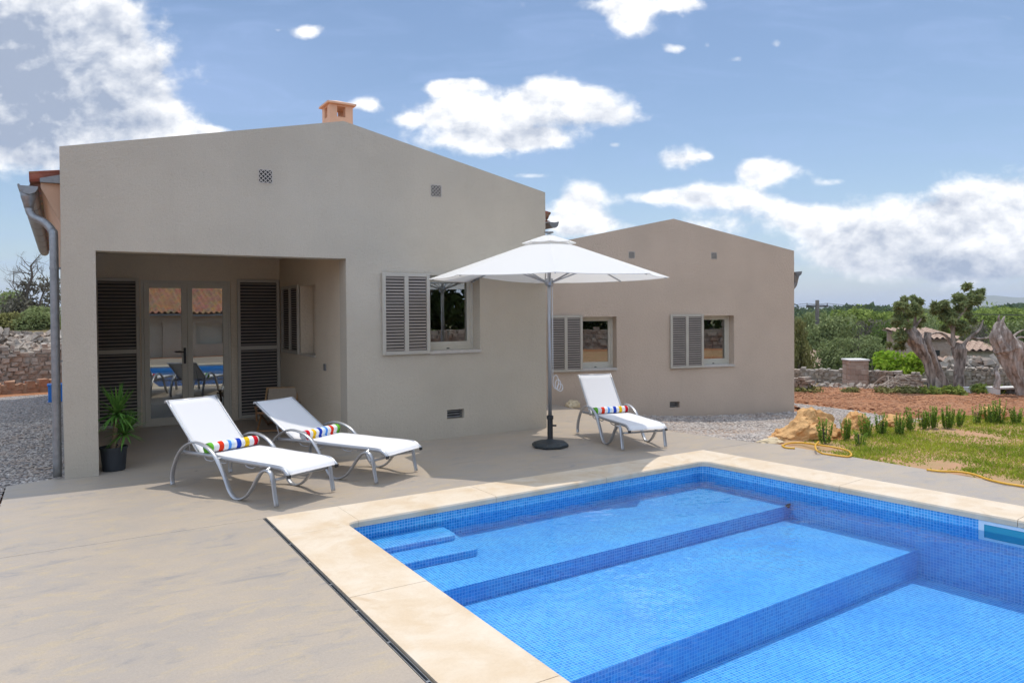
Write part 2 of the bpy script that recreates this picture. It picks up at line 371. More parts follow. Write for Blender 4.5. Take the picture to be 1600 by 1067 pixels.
MT['rock'] = stone_mat('ochre_rock', (.62, .33, .12), (.68, .48, .26), (.47, .185, .045), 1.1)
MT['pale_rock'] = stone_mat('cream_rock', (.66, .53, .34), (.66, .54, .36), (.58, .42, .22))
MT['drystone'] = stone_mat('drystone', (.27, .235, .20), (.50, .45, .385), (.38, .27, .20), .5)
MT['ruststone'] = stone_mat('rust_stone', (.33, .18, .11), (.46, .32, .22), (.36, .15, .08), .5)
MT['pillarstone'] = stone_mat('pinkish_stone', (.34, .24, .19), (.50, .40, .33), (.42, .27, .19), .5)
MT['pebble'] = stone_mat('pebbles', (.36, .325, .30), (.62, .56, .50), (.46, .35, .27), .2)
MT['clod'] = stone_mat('earth_clods', (.30, .135, .07), (.44, .24, .14), (.38, .18, .10), .3)

def ground_mat():
    m, T, out = newmat('earth_ground')
    b = T.n('ShaderNodeBsdfPrincipled', i_Roughness=.95); b.inputs['Specular IOR Level'].default_value = .1
    pos = T.n('ShaderNodeTexCoord').outputs['Object']
    n = T.noise(pos, .6, 8, .7); n2 = T.noise(pos, 7, 6, .75); n3 = T.noise(pos, .05, 4, .6)
    red = T.mix(T.ramp(n, .35, .65), (.40, .165, .075), (.46, .215, .11))
    red = T.mix(T.m('MULTIPLY', T.ramp(n2, .42, .62), .65), red, (.50, .29, .175))
    red = T.mix(T.m('MULTIPLY', T.ramp(T.noise(pos, 22, 4, .7), .58, .68), .6), red, (.18, .075, .04))
    far = T.mix(T.ramp(n3, .4, .6), (.10, .13, .05), (.24, .19, .10))
    s = T.n('ShaderNodeSeparateXYZ'); T.set(s.inputs[0], pos)
    dist = T.v('LENGTH', T.n('ShaderNodeCombineXYZ', i_X=s.outputs[0], i_Y=s.outputs[1]).outputs[0])
    T.set(b.inputs['Base Color'], T.mix(T.ramp(dist, 23.5, 27), red, far))
    bn = T.n('ShaderNodeBump', i_Strength=.9, i_Distance=.06); T.set(bn.inputs['Height'], T.m('ADD', n2, T.noise(pos, 22, 4, .7))); T.L.new(bn.outputs[0], b.inputs['Normal'])
    T.L.new(b.outputs[0], out.inputs[0]); return m
MT['ground'] = ground_mat()
def gravel_mat(name, warm):
    m, T, out = newmat(name)
    b = T.n('ShaderNodeBsdfPrincipled', i_Roughness=.9); b.inputs['Specular IOR Level'].default_value = .2
    pos = T.n('ShaderNodeTexCoord').outputs['Object']
    vo = T.n('ShaderNodeTexVoronoi', i_Scale=27); T.set(vo.inputs['Vector'], pos)
    sp = T.n('ShaderNodeSeparateColor'); T.set(sp.inputs[0], vo.outputs['Color'])
    c = T.mix(sp.outputs[0], (.34, .31, .29) if warm else (.20, .19, .185), (.60, .54, .49) if warm else (.50, .47, .44)); c = T.mix(T.m('MULTIPLY', T.ramp(sp.outputs[1], .6, .9), .6), c, (.50, .37, .28))
    c = T.mix(T.ramp(vo.outputs['Distance'], .45, .8), c, (.11, .095, .09))
    if warm: c = T.mix(T.m('MULTIPLY', T.ramp(T.noise(pos, .8, 4, .6), .5, .7), .5), c, (.46, .30, .19))
    T.set(b.inputs['Base Color'], c)
    bn = T.n('ShaderNodeBump', i_Strength=1.0, i_Distance=.03, invert=True); T.set(bn.inputs['Height'], vo.outputs['Distance']); T.L.new(bn.outputs[0], b.inputs['Normal'])
    T.L.new(b.outputs[0], out.inputs[0]); return m
MT['gravel'] = gravel_mat('limestone_gravel', True)
MT['gravelL'] = gravel_mat('grey_gravel_darkened', False)  # left path: colour darkened to deepen the house shade lying on it
MT['lawnsoil'] = pbr('lawn_soil', (.44, .235, .13), .95, col2=(.36, .24, .11), vscale=2.2, bump=.8, bscale=30)
MT['hill'] = pbr('far_hill_scrub', (.10, .12, .06), .95, col2=(.16, .15, .09), vscale=.02)

# ------------------------------------------------------------------ mesh helpers
class MB:
    def __init__(s): s.V = []; s.F = []
    def add(s, vs, fs):
        o = len(s.V); s.V += [tuple(v) for v in vs]; s.F += [tuple(i + o for i in f) for f in fs]; return s
    def box(s, x0, x1, y0, y1, z0, z1):
        v = [(x0,y0,z0),(x1,y0,z0),(x1,y1,z0),(x0,y1,z0),(x0,y0,z1),(x1,y0,z1),(x1,y1,z1),(x0,y1,z1)]
        return s.add(v, [(3,2,1,0),(4,5,6,7),(0,1,5,4),(1,2,6,5),(2,3,7,6),(3,0,4,7)])
    def hexa(s, v): return s.add(v, [(3,2,1,0),(4,5,6,7),(0,1,5,4),(1,2,6,5),(2,3,7,6),(3,0,4,7)])
    def prism(s, poly, z0, z1):
        n = len(poly); v = [(x, y, z0) for x, y in poly] + [(x, y, z1) for x, y in poly]
        return s.add(v, [tuple(reversed(range(n))), tuple(range(n, 2*n))] + [(i, (i+1) % n, n + (i+1) % n, n + i) for i in range(n)])
    def extr(s, poly, a, b, f):
        "poly in (p,q); extruded from a to b; f(p,q,t)->xyz"
        n = len(poly); v = [f(p, q, a) for p, q in poly] + [f(p, q, b) for p, q in poly]
        return s.add(v, [tuple(reversed(range(n))), tuple(range(n, 2*n))] + [(i, (i+1) % n, n + (i+1) % n, n + i) for i in range(n)])
    def tube(s, pts, r, n=8, r2=None, side=None, cap=True):
        pts = [Vector(p) for p in pts]; rs = r if isinstance(r, (list, tuple)) else [r] * len(pts)
        rings = []; prev = None
        for i, p in enumerate(pts):
            t = (pts[min(i+1, len(pts)-1)] - pts[max(i-1, 0)]).normalized()
            if side is not None: a = Vector(side)
            elif prev is not None: a = prev
            else: a = Vector((0, 0, 1)) if abs(t.z) < .9 else Vector((1, 0, 0))
            a = (a - t * a.dot(t)).normalized(); prev = a; b = t.cross(a)
            ra = rs[i]; rb = r2 if r2 else rs[i]
            rings.append([p + a * (math.cos(2*PI*k/n) * ra) + b * (math.sin(2*PI*k/n) * rb) for k in range(n)])
        v = [q for rg in rings for q in rg]; f = []
        for i in range(len(pts) - 1):
            for k in range(n): f.append((i*n+k, i*n+(k+1) % n, (i+1)*n+(k+1) % n, (i+1)*n+k))
        if cap: f += [tuple(reversed(range(n))), tuple((len(pts)-1)*n + k for k in range(n))]
        return s.add(v, f)
    def lathe(s, prof, n=24, c=(0, 0, 0), cap=True):
        v = []; f = []
        for (r, z) in prof:
            for k in range(n): a = 2*PI*k/n; v.append((c[0]+r*math.cos(a), c[1]+r*math.sin(a), c[2]+z))
        for i in range(len(prof)-1):
            for k in range(n): f.append((i*n+k, i*n+(k+1) % n, (i+1)*n+(k+1) % n, (i+1)*n+k))
        if cap: f += [tuple(reversed(range(n))), tuple((len(prof)-1)*n+k for k in range(n))]
        return s.add(v, f)
    def build(s, name, mat, parent=None, smooth=False, bevel=0, uv=False, seg=2):
        me = bpy.data.meshes.new(name); me.from_pydata(s.V, [], s.F); me.update()
        return link(me, name, mat, parent, smooth, bevel, uv, seg)
def link(me, name, mat, parent=None, smooth=False, bevel=0, uv=False, seg=2):
    o = bpy.data.objects.new(name, me); COL.objects.link(o)
    if mat: me.materials.append(MT[mat] if isinstance(mat, str) else mat)
    if smooth: me.polygons.foreach_set('use_smooth', [True] * len(me.polygons))
    if parent: o.parent = parent
    if bevel:
        b = o.modifiers.new('bevel', 'BEVEL'); b.width = bevel; b.segments = seg; b.limit_method = 'ANGLE'; b.angle_limit = R(35)
    if uv:
        l = me.uv_layers.new(name='UVMap')
        for p in me.polygons:
            nx, ny, nz = (abs(c) for c in p.normal)
            for li in p.loop_indices:
                x, y, z = me.vertices[me.loops[li].vertex_index].co
                l.data[li].uv = (x, y) if nz >= max(nx, ny) else ((x, z) if ny >= nx else (y, z))
    return o
def np_mesh(name, V, nper, mat, parent=None):
    "V (n*nper,3): separate polygons of nper corners"
    n = len(V); me = bpy.data.meshes.new(name); me.vertices.add(n); me.vertices.foreach_set('co', np.asarray(V, np.float32).ravel())
    me.loops.add(n); me.loops.foreach_set('vertex_index', np.arange(n, dtype=np.int32))
    me.polygons.add(n // nper); me.polygons.foreach_set('loop_start', np.arange(0, n, nper, dtype=np.int32)); me.polygons.foreach_set('loop_total', np.full(n // nper, nper, np.int32))
    me.update(calc_edges=True)
    return link(me, name, mat, parent)
def tag(o, label=None, cat=None, group=None, kind=None):
    for k, v in (('label', label), ('category', cat), ('group', group), ('kind', kind)):
        if v: o[k] = v
    return o
def empty(name, loc=(0, 0, 0), rz=0.0, label=None, cat=None, group=None):
    o = bpy.data.objects.new(name, None); COL.objects.link(o); o.location = loc; o.rotation_euler = (0, 0, rz); o.empty_display_size = .2
    return tag(o, label, cat, group)
def kids(o): return list(o.children)
def copy_tree(o, parent=None):
    c = o.copy(); COL.objects.link(c); c.parent = parent
    for ch in kids(o): copy_tree(ch, c)
    return c
def spline(pts, n=8):
    "Catmull-Rom through pts"
    P = [Vector(p) for p in pts]; P = [P[0]*2 - P[1]] + P + [P[-1]*2 - P[-2]]; out = []
    for i in range(1, len(P) - 2):
        for k in range(n):
            t = k / n; a, b, c, d = P[i-1], P[i], P[i+1], P[i+2]
            out.append(.5*((2*b) + (c-a)*t + (2*a-5*b+4*c-d)*t*t + (3*b-a-3*c+d)*t**3))
    out.append(P[-2]); return out

# ------------------------------------------------------------------ ground
def sstep(a, b, x):
    t = np.clip((x - a) / (b - a), 0, 1); return t * t * (3 - 2 * t)
def gz(x, y):
    x = np.asarray(x, float); y = np.asarray(y, float)
    d = np.hypot(x, y)
    z = np.full(x.shape, -.035)
    drop = sstep(6.5, 8.2, y + .10 * (x - 8)) * sstep(6.9, 7.3, x)
    z = z - .335 * drop
    far = -.37 - .23 * sstep(15, 23, d)
    z = np.where(d > 13, np.minimum(z, z * (1 - sstep(13, 17, d)) + far * sstep(13, 17, d)), z)
    z = np.where(d > 23, -.6 - .058 * np.clip(d - 23, 0, 85), z)
    z = z + .0 * x
    # the left-hand bank behind the dry stone wall
    lf = sstep(11, 5, x - .25 * np.clip(y - 20, 0, 40))
    zl = np.where(y < 21.4, -.035, .55 + .075 * np.clip(y - 21.4, 0, 9))
    zl = np.where(y > 34, np.maximum(1.22 - .02 * (y - 34), -6), zl)
    zl = np.where(y < -3, -.035 - .03 * np.clip(-y - 12, 0, 60), zl)
    z = z * (1 - lf) + zl * lf
    z = np.where(y < -3, -.035 - .03 * np.clip(-y - 12, 0, 60), z)
    return z
def gzs(x, y): return float(gz(np.array([x]), np.array([y]))[0])
def axis(a, b, st, lim):
    c = list(np.arange(a, b + 1e-6, st)); s = st; v = b
    while v < lim: s *= 1.3; v += s; c.append(v)
    s = st; v = a
    while v > -lim: s *= 1.3; v -= s; c.insert(0, v)
    return np.array(c)
gx = axis(-10, 32, .3, 6000); gy = axis(-10, 30, .3, 6000)
GX, GY = np.meshgrid(gx, gy); GZ = gz(GX, GY)
inter = (GX > -.35) & (GX < 7.15) & (GY > -4) & (GY < 12.0)
GZ = np.where(inter, -1.6, GZ)
rough = np.array([noise.noise(Vector((a * .9, b * .9, 0))) for a, b in zip(GX.ravel(), GY.ravel())]).reshape(GX.shape)
bed = ((GX > 6.5) & (GX < 14.6) & (GY > -6.5) & (GY < 11.2)) | ((GX < .2) & (GX > -7.5) & (GY > 7.6) & (GY < 18.3)) | ((GX > 6.5) & (GX < 20.5) & (GY < 5.6) & (GY > -6.5))
GZ = np.where(bed & ~inter, GZ - .06, GZ)
GZ = GZ + np.where((np.hypot(GX, GY) > 9) & (GX > 6) & ~bed, .035 * rough, 0)
me = bpy.data.meshes.new('ground'); nx_, ny_ = len(gx), len(gy)
idx = np.arange(nx_ * ny_).reshape(ny_, nx_)
q = np.stack([idx[:-1, :-1], idx[:-1, 1:], idx[1:, 1:], idx[1:, :-1]], -1).reshape(-1, 4)
me.from_pydata(np.stack([GX, GY, GZ], -1).reshape(-1, 3).tolist(), [], q.tolist()); me.update()
g = link(me, 'ground', 'ground', smooth=True); tag(g, kind='structure')

def sheet(name, poly, mat, dz=.012, step=.3, kind='structure', inside=None):
    "a sheet following the ground"
    bm = bmesh.new(); vs = [bm.verts.new((x, y, 0)) for x, y in poly]; bm.faces.new(vs)
    xs = [p[0] for p in poly]; ys = [p[1] for p in poly]
    for a, b, ax in ((min(xs), max(xs), 0), (min(ys), max(ys), 1)):
        v = a + step
        while v < b:
            co = (v, 0, 0) if ax == 0 else (0, v, 0); no = (1, 0, 0) if ax == 0 else (0, 1, 0)
            bmesh.ops.bisect_plane(bm, geom=bm.verts[:] + bm.edges[:] + bm.faces[:], plane_co=co, plane_no=no); v += step
    for v in bm.verts:
        v.co.z = gzs(v.co.x, v.co.y) + dz + .010 * noise.noise(v.co * 1.7)
    me = bpy.data.meshes.new(name); bm.to_mesh(me); bm.free()
    o = link(me, name, mat, smooth=True)
    if kind: tag(o, kind=kind)
    return o
def inpoly(x, y, P):
    c = False; j = len(P) - 1
    for i in range(len(P)):
        if (P[i][1] > y) != (P[j][1] > y) and x < (P[j][0]-P[i][0])*(y-P[i][1])/(P[j][1]-P[i][1]) + P[i][0]: c = not c
        j = i
    return c

# terrace slabs
TR2 = [(-.47,6.176),(1.385,6.19),(6.548,6.300),(7.462,6.306),(7.22,7.5),(7.6,11.1),(5.7,11.1),(5.7,12.2),(.1,12.2),(.1,8.9),(-.47,8.73)]
t_ = MB()
t_.prism(TR2, -.14, 0)
t_.prism([(-.47,-6),(1.392,-6),(1.392,6.182),(-.47,6.168)], -.14, 0)
t_.prism([(6.555,6.292),(6.93,2.95),(7.50,-2.2),(7.9,-6),(8.55,-6),(7.72,3.37),(7.60,6.1),(7.468,6.298)], -.14, 0)
t_.prism([(1.43,-6),(7.89,-6),(7.48,-2.2),(1.43,-2.2)], -.14, 0)
tag(t_.build('terrace', 'concrete', bevel=.004), kind='structure')
MB().prism([(-.46,-5.9),(7.6,-5.9),(7.4,12),(-.3,12)], -1.9, -1.75).build('terrace_base', 'concrete')['kind'] = 'structure'

# gravel
GL = [(-7,8.0),(-.49,8.0),(-.49,8.75),(.02,8.78),(.02,18.6),(-1.0,18.4),(-7,17.2)]
sheet('gravel_path', GL, 'gravelL', .012)
GR = [(7.24,7.55),(7.55,6.35),(8.5,6.30),(9.6,6.35),(10.6,6.25),at(1510,11.5),at(1470,12.4),at(1400,13.7),at(1330,14.9),at(1255,16.1),at(1235,16.4),(12.7,9.45),(7.3,11.0)]
sheet('gravel_bed', GR, 'gravel', .010)
def pebbles(name, poly, n, mat, rmin, rmax, label_kind='stuff', dz=.02, flat=.7):
    xs = [p[0] for p in poly]; ys = [p[1] for p in poly]; V = []
    oct_ = np.array([(1,0,0),(0,1,0),(-1,0,0),(0,-1,0),(0,0,1),(0,0,-1)], float)
    tri = [(0,1,4),(1,2,4),(2,3,4),(3,0,4),(1,0,5),(2,1,5),(3,2,5),(0,3,5)]
    me_v = []; me_f = []; k = 0
    while k < n:
        x = random.uniform(min(xs), max(xs)); y = random.uniform(min(ys), max(ys))
        if not inpoly(x, y, poly): continue
        r = random.uniform(rmin, rmax); a = random.uniform(0, 6.28); c, s_ = math.cos(a), math.sin(a)
        sx, sy, sz = r*random.uniform(.7, 1.4), r*random.uniform(.6, 1.1), r*random.uniform(.4, .9)*flat
        z = gzs(x, y) + dz - r*.2
        o = len(me_v)
        for p in oct_:
            q_ = p * (sx, sy, sz) * random.uniform(.8, 1.2); me_v.append((x + c*q_[0]-s_*q_[1], y + s_*q_[0]+c*q_[1], z + q_[2]))
        me_f += [tuple(i + o for i in t) for t in tri]; k += 1
    me = bpy.data.meshes.new(name); me.from_pydata(me_v, [], me_f); me.update()
    o = link(me, name, mat); tag(o, kind='stuff'); return o
pebbles('gravel', GR, 5200, 'pebble', .014, .034)
pebbles('loose_gravel', [(-1.6,8.0),(-.49,8.0),(-.49,8.75),(.0,8.78),(.0,14),(-1.6,14)], 5200, 'pebble', .010, .026)
DIRT = [at(1235,17),at(1400,14.2),at(1510,12.0),at(1640,11.4),at(1700,20),at(1450,21.5),at(1230,22.5)]
pebbles('earth_clods', DIRT, 3800, 'clod', .015, .06, dz=.02, flat=.6)

# ------------------------------------------------------------------ swimming pool
pool = empty('swimming_pool', (0, 0, 0), 0, 'blue mosaic swimming pool with cream stone coping and shallow underwater terraces', 'swimming pool')
PI_ = [(1.930,5.690),(6.085,5.850),(6.93,-1.60),(1.985,-1.60)]       # inner edge
PO_ = [(1.418,6.186),(6.540,6.290),(7.470,-2.12),(1.455,-2.12)]      # outer edge
def fillet(P, i, r, n=7):
    p = Vector(P[i]); a = Vector(P[i-1]); b = Vector(P[(i+1) % len(P)])
    p1 = p + (a-p).normalized()*r; p2 = p + (b-p).normalized()*r
    return [((1-t)**2*p1 + 2*t*(1-t)*p + t*t*p2) for t in [k/n for k in range(n+1)]]
def coping_ring():
    b = MB(); S = 4
    fi = [fillet(PI_, i, .10) for i in range(4)]
    # straight stones along each side and one corner stone each, with 4 mm joints
    def stone(inner, outer):
        prof = [(0, .004), (.012, .007), (.0, 0)]
        n = len(inner); v = []; f = []
        for (pi_, po_) in zip(inner, outer):
            d = (Vector(po_) - Vector(pi_)).normalized()
            i0 = Vector(pi_)
            ring = [(po_[0], po_[1], -.05), (po_[0], po_[1], .006), (*(i0 + d*.022), .006), (*(i0 + d*.007), .0), (*(i0), -.014), (*(i0 + d*.003), -.054), (*(i0 + d*.03), -.058)]
            v += ring
        m_ = 7
        for k in range(n-1):
            for j in range(m_): f.append((k*m_+j, k*m_+(j+1) % m_, (k+1)*m_+(j+1) % m_, (k+1)*m_+j))
        f += [tuple(range(m_)), tuple(reversed([(n-1)*m_+j for j in range(m_)]))]
        b.add(v, f)
    for i in range(4):
        A = fi[i][-1]; B = fi[(i+1) % 4][0]; oa = Vector(PO_[i]); ob = Vector(PO_[(i+1) % 4])
        e = (ob-oa).normalized(); La = (A-oa).dot(e); Lb = (B-oa).dot(e)
        cuts = 3 if i % 2 == 0 else 5
        # keep corner stones big: they run to 0.45 m past the corner on both sides
        for k in range(cuts):
            t0, t1 = k/cuts, (k+1)/cuts; g_ = .0022/(B-A).length
            i0 = A.lerp(B, t0+g_); i1 = A.lerp(B, t1-g_)
            o0 = oa + e*(La+(Lb-La)*(t0+g_)); o1 = oa + e*(La+(Lb-La)*(t1-g_))
            stone([i0, i1], [o0, o1])
        c = fi[i]; ep = (oa - Vector(PO_[i-1])).normalized(); o_s = Vector(PO_[i-1]) + ep*((c[0]-Vector(PO_[i-1])).dot(ep))
        o_e = oa + e*La; h = len(c)//2
        outs = [o_s.lerp(oa, k/h) for k in range(h)] + [oa.lerp(o_e, k/(len(c)-1-h)) for k in range(len(c)-h)]
        stone(c, outs)
    return b
coping_ring().build('coping', 'coping', pool)
def offs(P, d):
    c = Vector((4.2, 2.2)); return [tuple(Vector(p) + (Vector(p)-c).normalized()*d) for p in P]
PW = offs(PI_, .032)
fx = lambda x, y0, y1, xa, xb: 0
def xl(y): return PW[0][0] + (PW[3][0]-PW[0][0])*(y-PW[0][1])/(PW[3][1]-PW[0][1])
def xr(y): return PW[1][0] + (PW[2][0]-PW[1][0])*(y-PW[1][1])/(PW[2][1]-PW[1][1])
b = MB()
rp = []
for i in range(4): rp += [tuple(p) for p in fillet(PW, i, .10)]
n = len(rp)
b.add([(x, y, -.048) for x, y in rp] + [(x, y, -1.2) for x, y in rp], [(i, (i+1) % n, n+(i+1) % n, n+i) for i in range(n)])
E1 = [(xl(4.63)-.02, 4.63), (xr(4.82)+.02, 4.82)]; E2 = [(xl(3.33)-.02, 3.33), (xr(3.60)+.02, 3.60)]
Z1, Z2, Z3 = -.285, -.42, -.665
b.add([(E1[0][0], E1[0][1], Z1), (E1[1][0], E1[1][1], Z1), (xr(5.9)+.05, 5.95, Z1), (xl(5.8)-.05, 5.8, Z1)], [(0, 1, 2, 3)])
b.add([(E1[0][0], E1[0][1], Z1), (E1[1][0], E1[1][1], Z1), (E1[1][0], E1[1][1], Z2), (E1[0][0], E1[0][1], Z2)], [(0, 3, 2, 1)])
b.add([(E2[0][0], E2[0][1], Z2), (E2[1][0], E2[1][1], Z2), (E1[1][0], E1[1][1], Z2), (E1[0][0], E1[0][1], Z2)], [(0, 1, 2, 3)])
b.add([(E2[0][0], E2[0][1], Z2), (E2[1][0], E2[1][1], Z2), (E2[1][0], E2[1][1], Z3), (E2[0][0], E2[0][1], Z3)], [(0, 3, 2, 1)])
b.add([(xl(-1.7)-.02, -1.7, Z3), (xr(-1.7)+.02, -1.7, Z3), (E2[1][0], E2[1][1], Z3), (E2[0][0], E2[0][1], Z3)], [(0, 1, 2, 3)])
b.build('basin', 'mosaic', pool, uv=True)
for (yf, x1, z) in ((5.425, 2.80, -.172), (5.15, 2.86, -.222)):
    s_ = MB(); P = [(1.9, yf), (x1, yf+.02), (x1, 5.80), (1.9, 5.80)]
    poly = [P[0]] + [tuple(p) for p in fillet(P, 1, .07)] + [P[2], P[3]]
    s_.prism(poly, -.30, z); s_.build('step', 'mosaic', pool, bevel=.012, uv=True)
# skimmer in the right-hand wall
a = Vector((xr(3.13), 3.13, 0)); e = (Vector((xr(2.6), 2.6, 0)) - a).normalized(); nrm = Vector((-abs(e.y), -e.x if e.y < 0 else e.x, 0)).normalized()
nrm = Vector((e.y, -e.x, 0)); nrm = nrm if nrm.x < 0 else -nrm
def wbox(m_, s0, s1, z0, z1, p0, p1):
    m_.hexa([tuple(a + e*s + nrm*p + Vector((0, 0, z))) for z in (z0, z1) for s, p in ((s0, p0), (s1, p0), (s1, p1), (s0, p1))])
sk = MB(); wbox(sk, 0, .04, -.215, -.058, -.01, .006); wbox(sk, .62, .66, -.215, -.058, -.01, .006); wbox(sk, .04, .62, -.215, -.195, -.01, .006); wbox(sk, .04, .62, -.085, -.058, -.01, .006)
sko = sk.build('skimmer', 'wpaint', pool)
fl = MB(); wbox(fl, .04, .62, -.195, -.085, -.01, .002); fl.build('flap', 'teal', sko)
b = MB(); x_ = E1[1][0]-.05; b.tube([(x_-.05, 4.80, Z1+.008), (x_+.03, 4.82, Z1+.008)], .010, 8); b.box(x_-.012, x_+.004, 4.80, 4.82, Z1-.02, Z1+.018); b.build('step_fitting', 'black', pool)
wt = MB(); WZ = -.140
wt.add([(x, y, WZ) for x, y in offs(PI_, .03)], [(3, 2, 1, 0)])
tag(wt.build('pool_water', 'water'), kind='structure')
# slot drain along the coping
dr = empty('drain_channel', (1.404, 2, 0), 0, 'narrow dark slot drain running along the left edge of the pool coping', 'drain')
d_ = MB(); d_.box(-.0069, .0079, -8, 4.183, -.08, -.014); d_.build('slot', 'black', dr)
d_ = MB(); d_.box(-.0105, -.007, -8, 4.183, -.06, .002); d_.build('rail', 'zinc', dr)
d_ = MB(); d_.box(.008, .011, -8, 4.183, -.06, .002)
for k in range(26): d_.box(-.0069, .0079, -7.9+k*.47, -7.884+k*.47, -.03, .001)
d_.build('rail', 'zinc', dr)

# ------------------------------------------------------------------ houses
def wall_cells(mb, f, ss, zz, filled, t, ztop):
    "wall of cells; f(s,d,z)->xyz; ss,zz breakpoints; filled(i,j); the top row follows ztop(s)"
    ni, nj = len(ss)-1, len(zz)
    def z_(i, j): return ztop(ss[i]) if j == nj else zz[j]
    ok = lambda i, j: 0 <= i < ni and 0 <= j < nj and filled(i, j)
    for i in range(ni):
        for j in range(nj):
            if not filled(i, j): continue
            a0, a1 = ss[i], ss[i+1]; b0, b1 = z_(i, j), z_(i+1, j); c0, c1 = z_(i, j+1), z_(i+1, j+1)
            P = lambda s, d, z: f(s, d, z)
            mb.add([P(a0,0,b0),P(a1,0,b1),P(a1,0,c1),P(a0,0,c0)], [(0,1,2,3)])
            mb.add([P(a0,t,b0),P(a1,t,b1),P(a1,t,c1),P(a0,t,c0)], [(3,2,1,0)])
            if not ok(i-1, j): mb.add([P(a0,0,b0),P(a0,t,b0),P(a0,t,c0),P(a0,0,c0)], [(3,2,1,0)])
            if not ok(i+1, j): mb.add([P(a1,0,b1),P(a1,t,b1),P(a1,t,c1),P(a1,0,c1)], [(0,1,2,3)])
            if not ok(i, j-1): mb.add([P(a0,0,b0),P(a1,0,b1),P(a1,t,b1),P(a0,t,b0)], [(3,2,1,0)])
            if not ok(i, j+1): mb.add([P(a0,0,c0),P(a1,0,c1),P(a1,t,c1),P(a0,t,c0)], [(0,1,2,3)])
def wall_open(mb, f, s0, s1, opens, t, ztop, brk=(), z0=0, zmax=0):
    ss = sorted(set([s0, s1, *brk] + [o[0] for o in opens] + [o[1] for o in opens])); ss = [s for s in ss if s0 <= s <= s1]
    zz = sorted(set([z0] + [z for o in opens for z in o[2:4] if z > z0 + .001]))
    def filled(i, j):
        sm = (ss[i]+ss[i+1])/2; za = zz[j]; zb = zz[j+1] if j+1 < len(zz) else ztop(sm)
        zm = (za+zb)/2
        return not any(o[0] < sm < o[1] and o[2] < zm < o[3] for o in opens)
    wall_cells(mb, f, ss, zz, filled, t, ztop)

def shutter(parent, f, s0, s1, z0, z1, mull=True, mid=None, n=26, th=.035, d0=-.045, name='shutter', dark=False):
    "louvred leaf; f(s,d,z); lies between depths d0 and d0+th"
    fr = MB(); fw_ = .045
    def bx(mb, a, b_, c, d, p, q): mb.hexa([f(s, dd, z) for z in (c, d) for s, dd in ((a, p), (b_, p), (b_, q), (a, q))])
    bx(fr, s0, s0+fw_, z0, z1, d0, d0+th); bx(fr, s1-fw_, s1, z0, z1, d0, d0+th)
    bx(fr, s0+fw_, s1-fw_, z0, z0+fw_, d0+.001, d0+th-.001); bx(fr, s0+fw_, s1-fw_, z1-fw_, z1, d0+.001, d0+th-.001)
    fields = []
    xs = [(s0+fw_, s1-fw_)]
    if mull:
        c = (s0+s1)/2; bx(fr, c-.028, c+.028, z0+fw_, z1-fw_, d0+.001, d0+th-.001); xs = [(s0+fw_, c-.028), (c+.028, s1-fw_)]
    zs = [(z0+fw_, z1-fw_)]
    if mid:
        bx(fr, s0+fw_, s1-fw_, mid-.03, mid+.03, d0+.001, d0+th-.001); zs = [(z0+fw_, mid-.03), (mid+.03, z1-fw_)]
    o = fr.build(name, 'shutter', parent, bevel=.003)
    sl_ = MB(); H = z1-z0
    for (a, b_) in xs:
        for (c, d) in zs:
            k = max(3, round(n*(d-c)/H)); p = (d-c)/k
            for i in range(k):
                zc = c + (i+.5)*p; h = p*(.22 if dark else .33)  # dark leaves: slats cut narrower so more painted shade shows between them
                sl_.hexa([f(s, dd, z) for (s, dd, z) in ((a, d0+.004, zc-h), (b_, d0+.004, zc-h), (b_, d0+.008, zc-h), (a, d0+.008, zc-h),
                                                        (a, d0+.010, zc+h), (b_, d0+.010, zc+h), (b_, d0+.014, zc+h), (a, d0+.014, zc+h))])
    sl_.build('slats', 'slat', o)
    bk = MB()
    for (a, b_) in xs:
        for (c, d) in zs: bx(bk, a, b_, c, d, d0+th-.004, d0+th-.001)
    bk.build('slat_gap_shade', 'dark', o)  # dark sheet painted as the shade between the slats
    return o
def window(parent, f, s0, s1, z0, z1, dep):
    "glazed opening: frame, pane, sill"
    fr = MB()
    def bx(mb, a, b_, c, d, p, q): mb.hexa([f(s, dd, z) for z in (c, d) for s, dd in ((a, p), (b_, p), (b_, q), (a, q))])
    k = .045; z0b = z0+.022
    bx(fr, s0, s0+k, z0b, z1, dep, dep+.06); bx(fr, s1-k, s1, z0b, z1, dep, dep+.06); bx(fr, s0+k, s1-k, z0b, z0b+k+.03, dep+.001, dep+.06); bx(fr, s0+k, s1-k, z1-k, z1, dep+.001, dep+.06)
    # sash, set a little back
    j = k+.03
    bx(fr, s0+k, s0+j+.012, z0b+k+.03, z1-k, dep+.013, dep+.055); bx(fr, s1-j-.012, s1-k, z0b+k+.03, z1-k, dep+.013, dep+.055)
    bx(fr, s0+j+.012, s1-j-.012, z0b+k+.03, z0b+k+.062, dep+.014, dep+.055); bx(fr, s0+j+.012, s1-j-.012, z1-k-.035, z1-k, dep+.014, dep+.055)
    o = fr.build('window', 'frame', parent, bevel=.003)
    p = MB(); bx(p, s0+k, s1-k, z0b+k, z1-k, dep+.032, dep+.038); p.build('pane', 'glass', o)
    s_ = MB(); bx(s_, s0-.012, s1+.004, z0-.018, z0+.022, -.028, dep+.02); s_.build('sill', 'sill', o, bevel=.004)
    l = MB(); c = (s0*.52+s1*.48); bx(l, c-.02, c+.02, z0b+.012, z0b+.026, dep-.006, dep+.002); l.build('drain_cap', 'black', o)
    return o
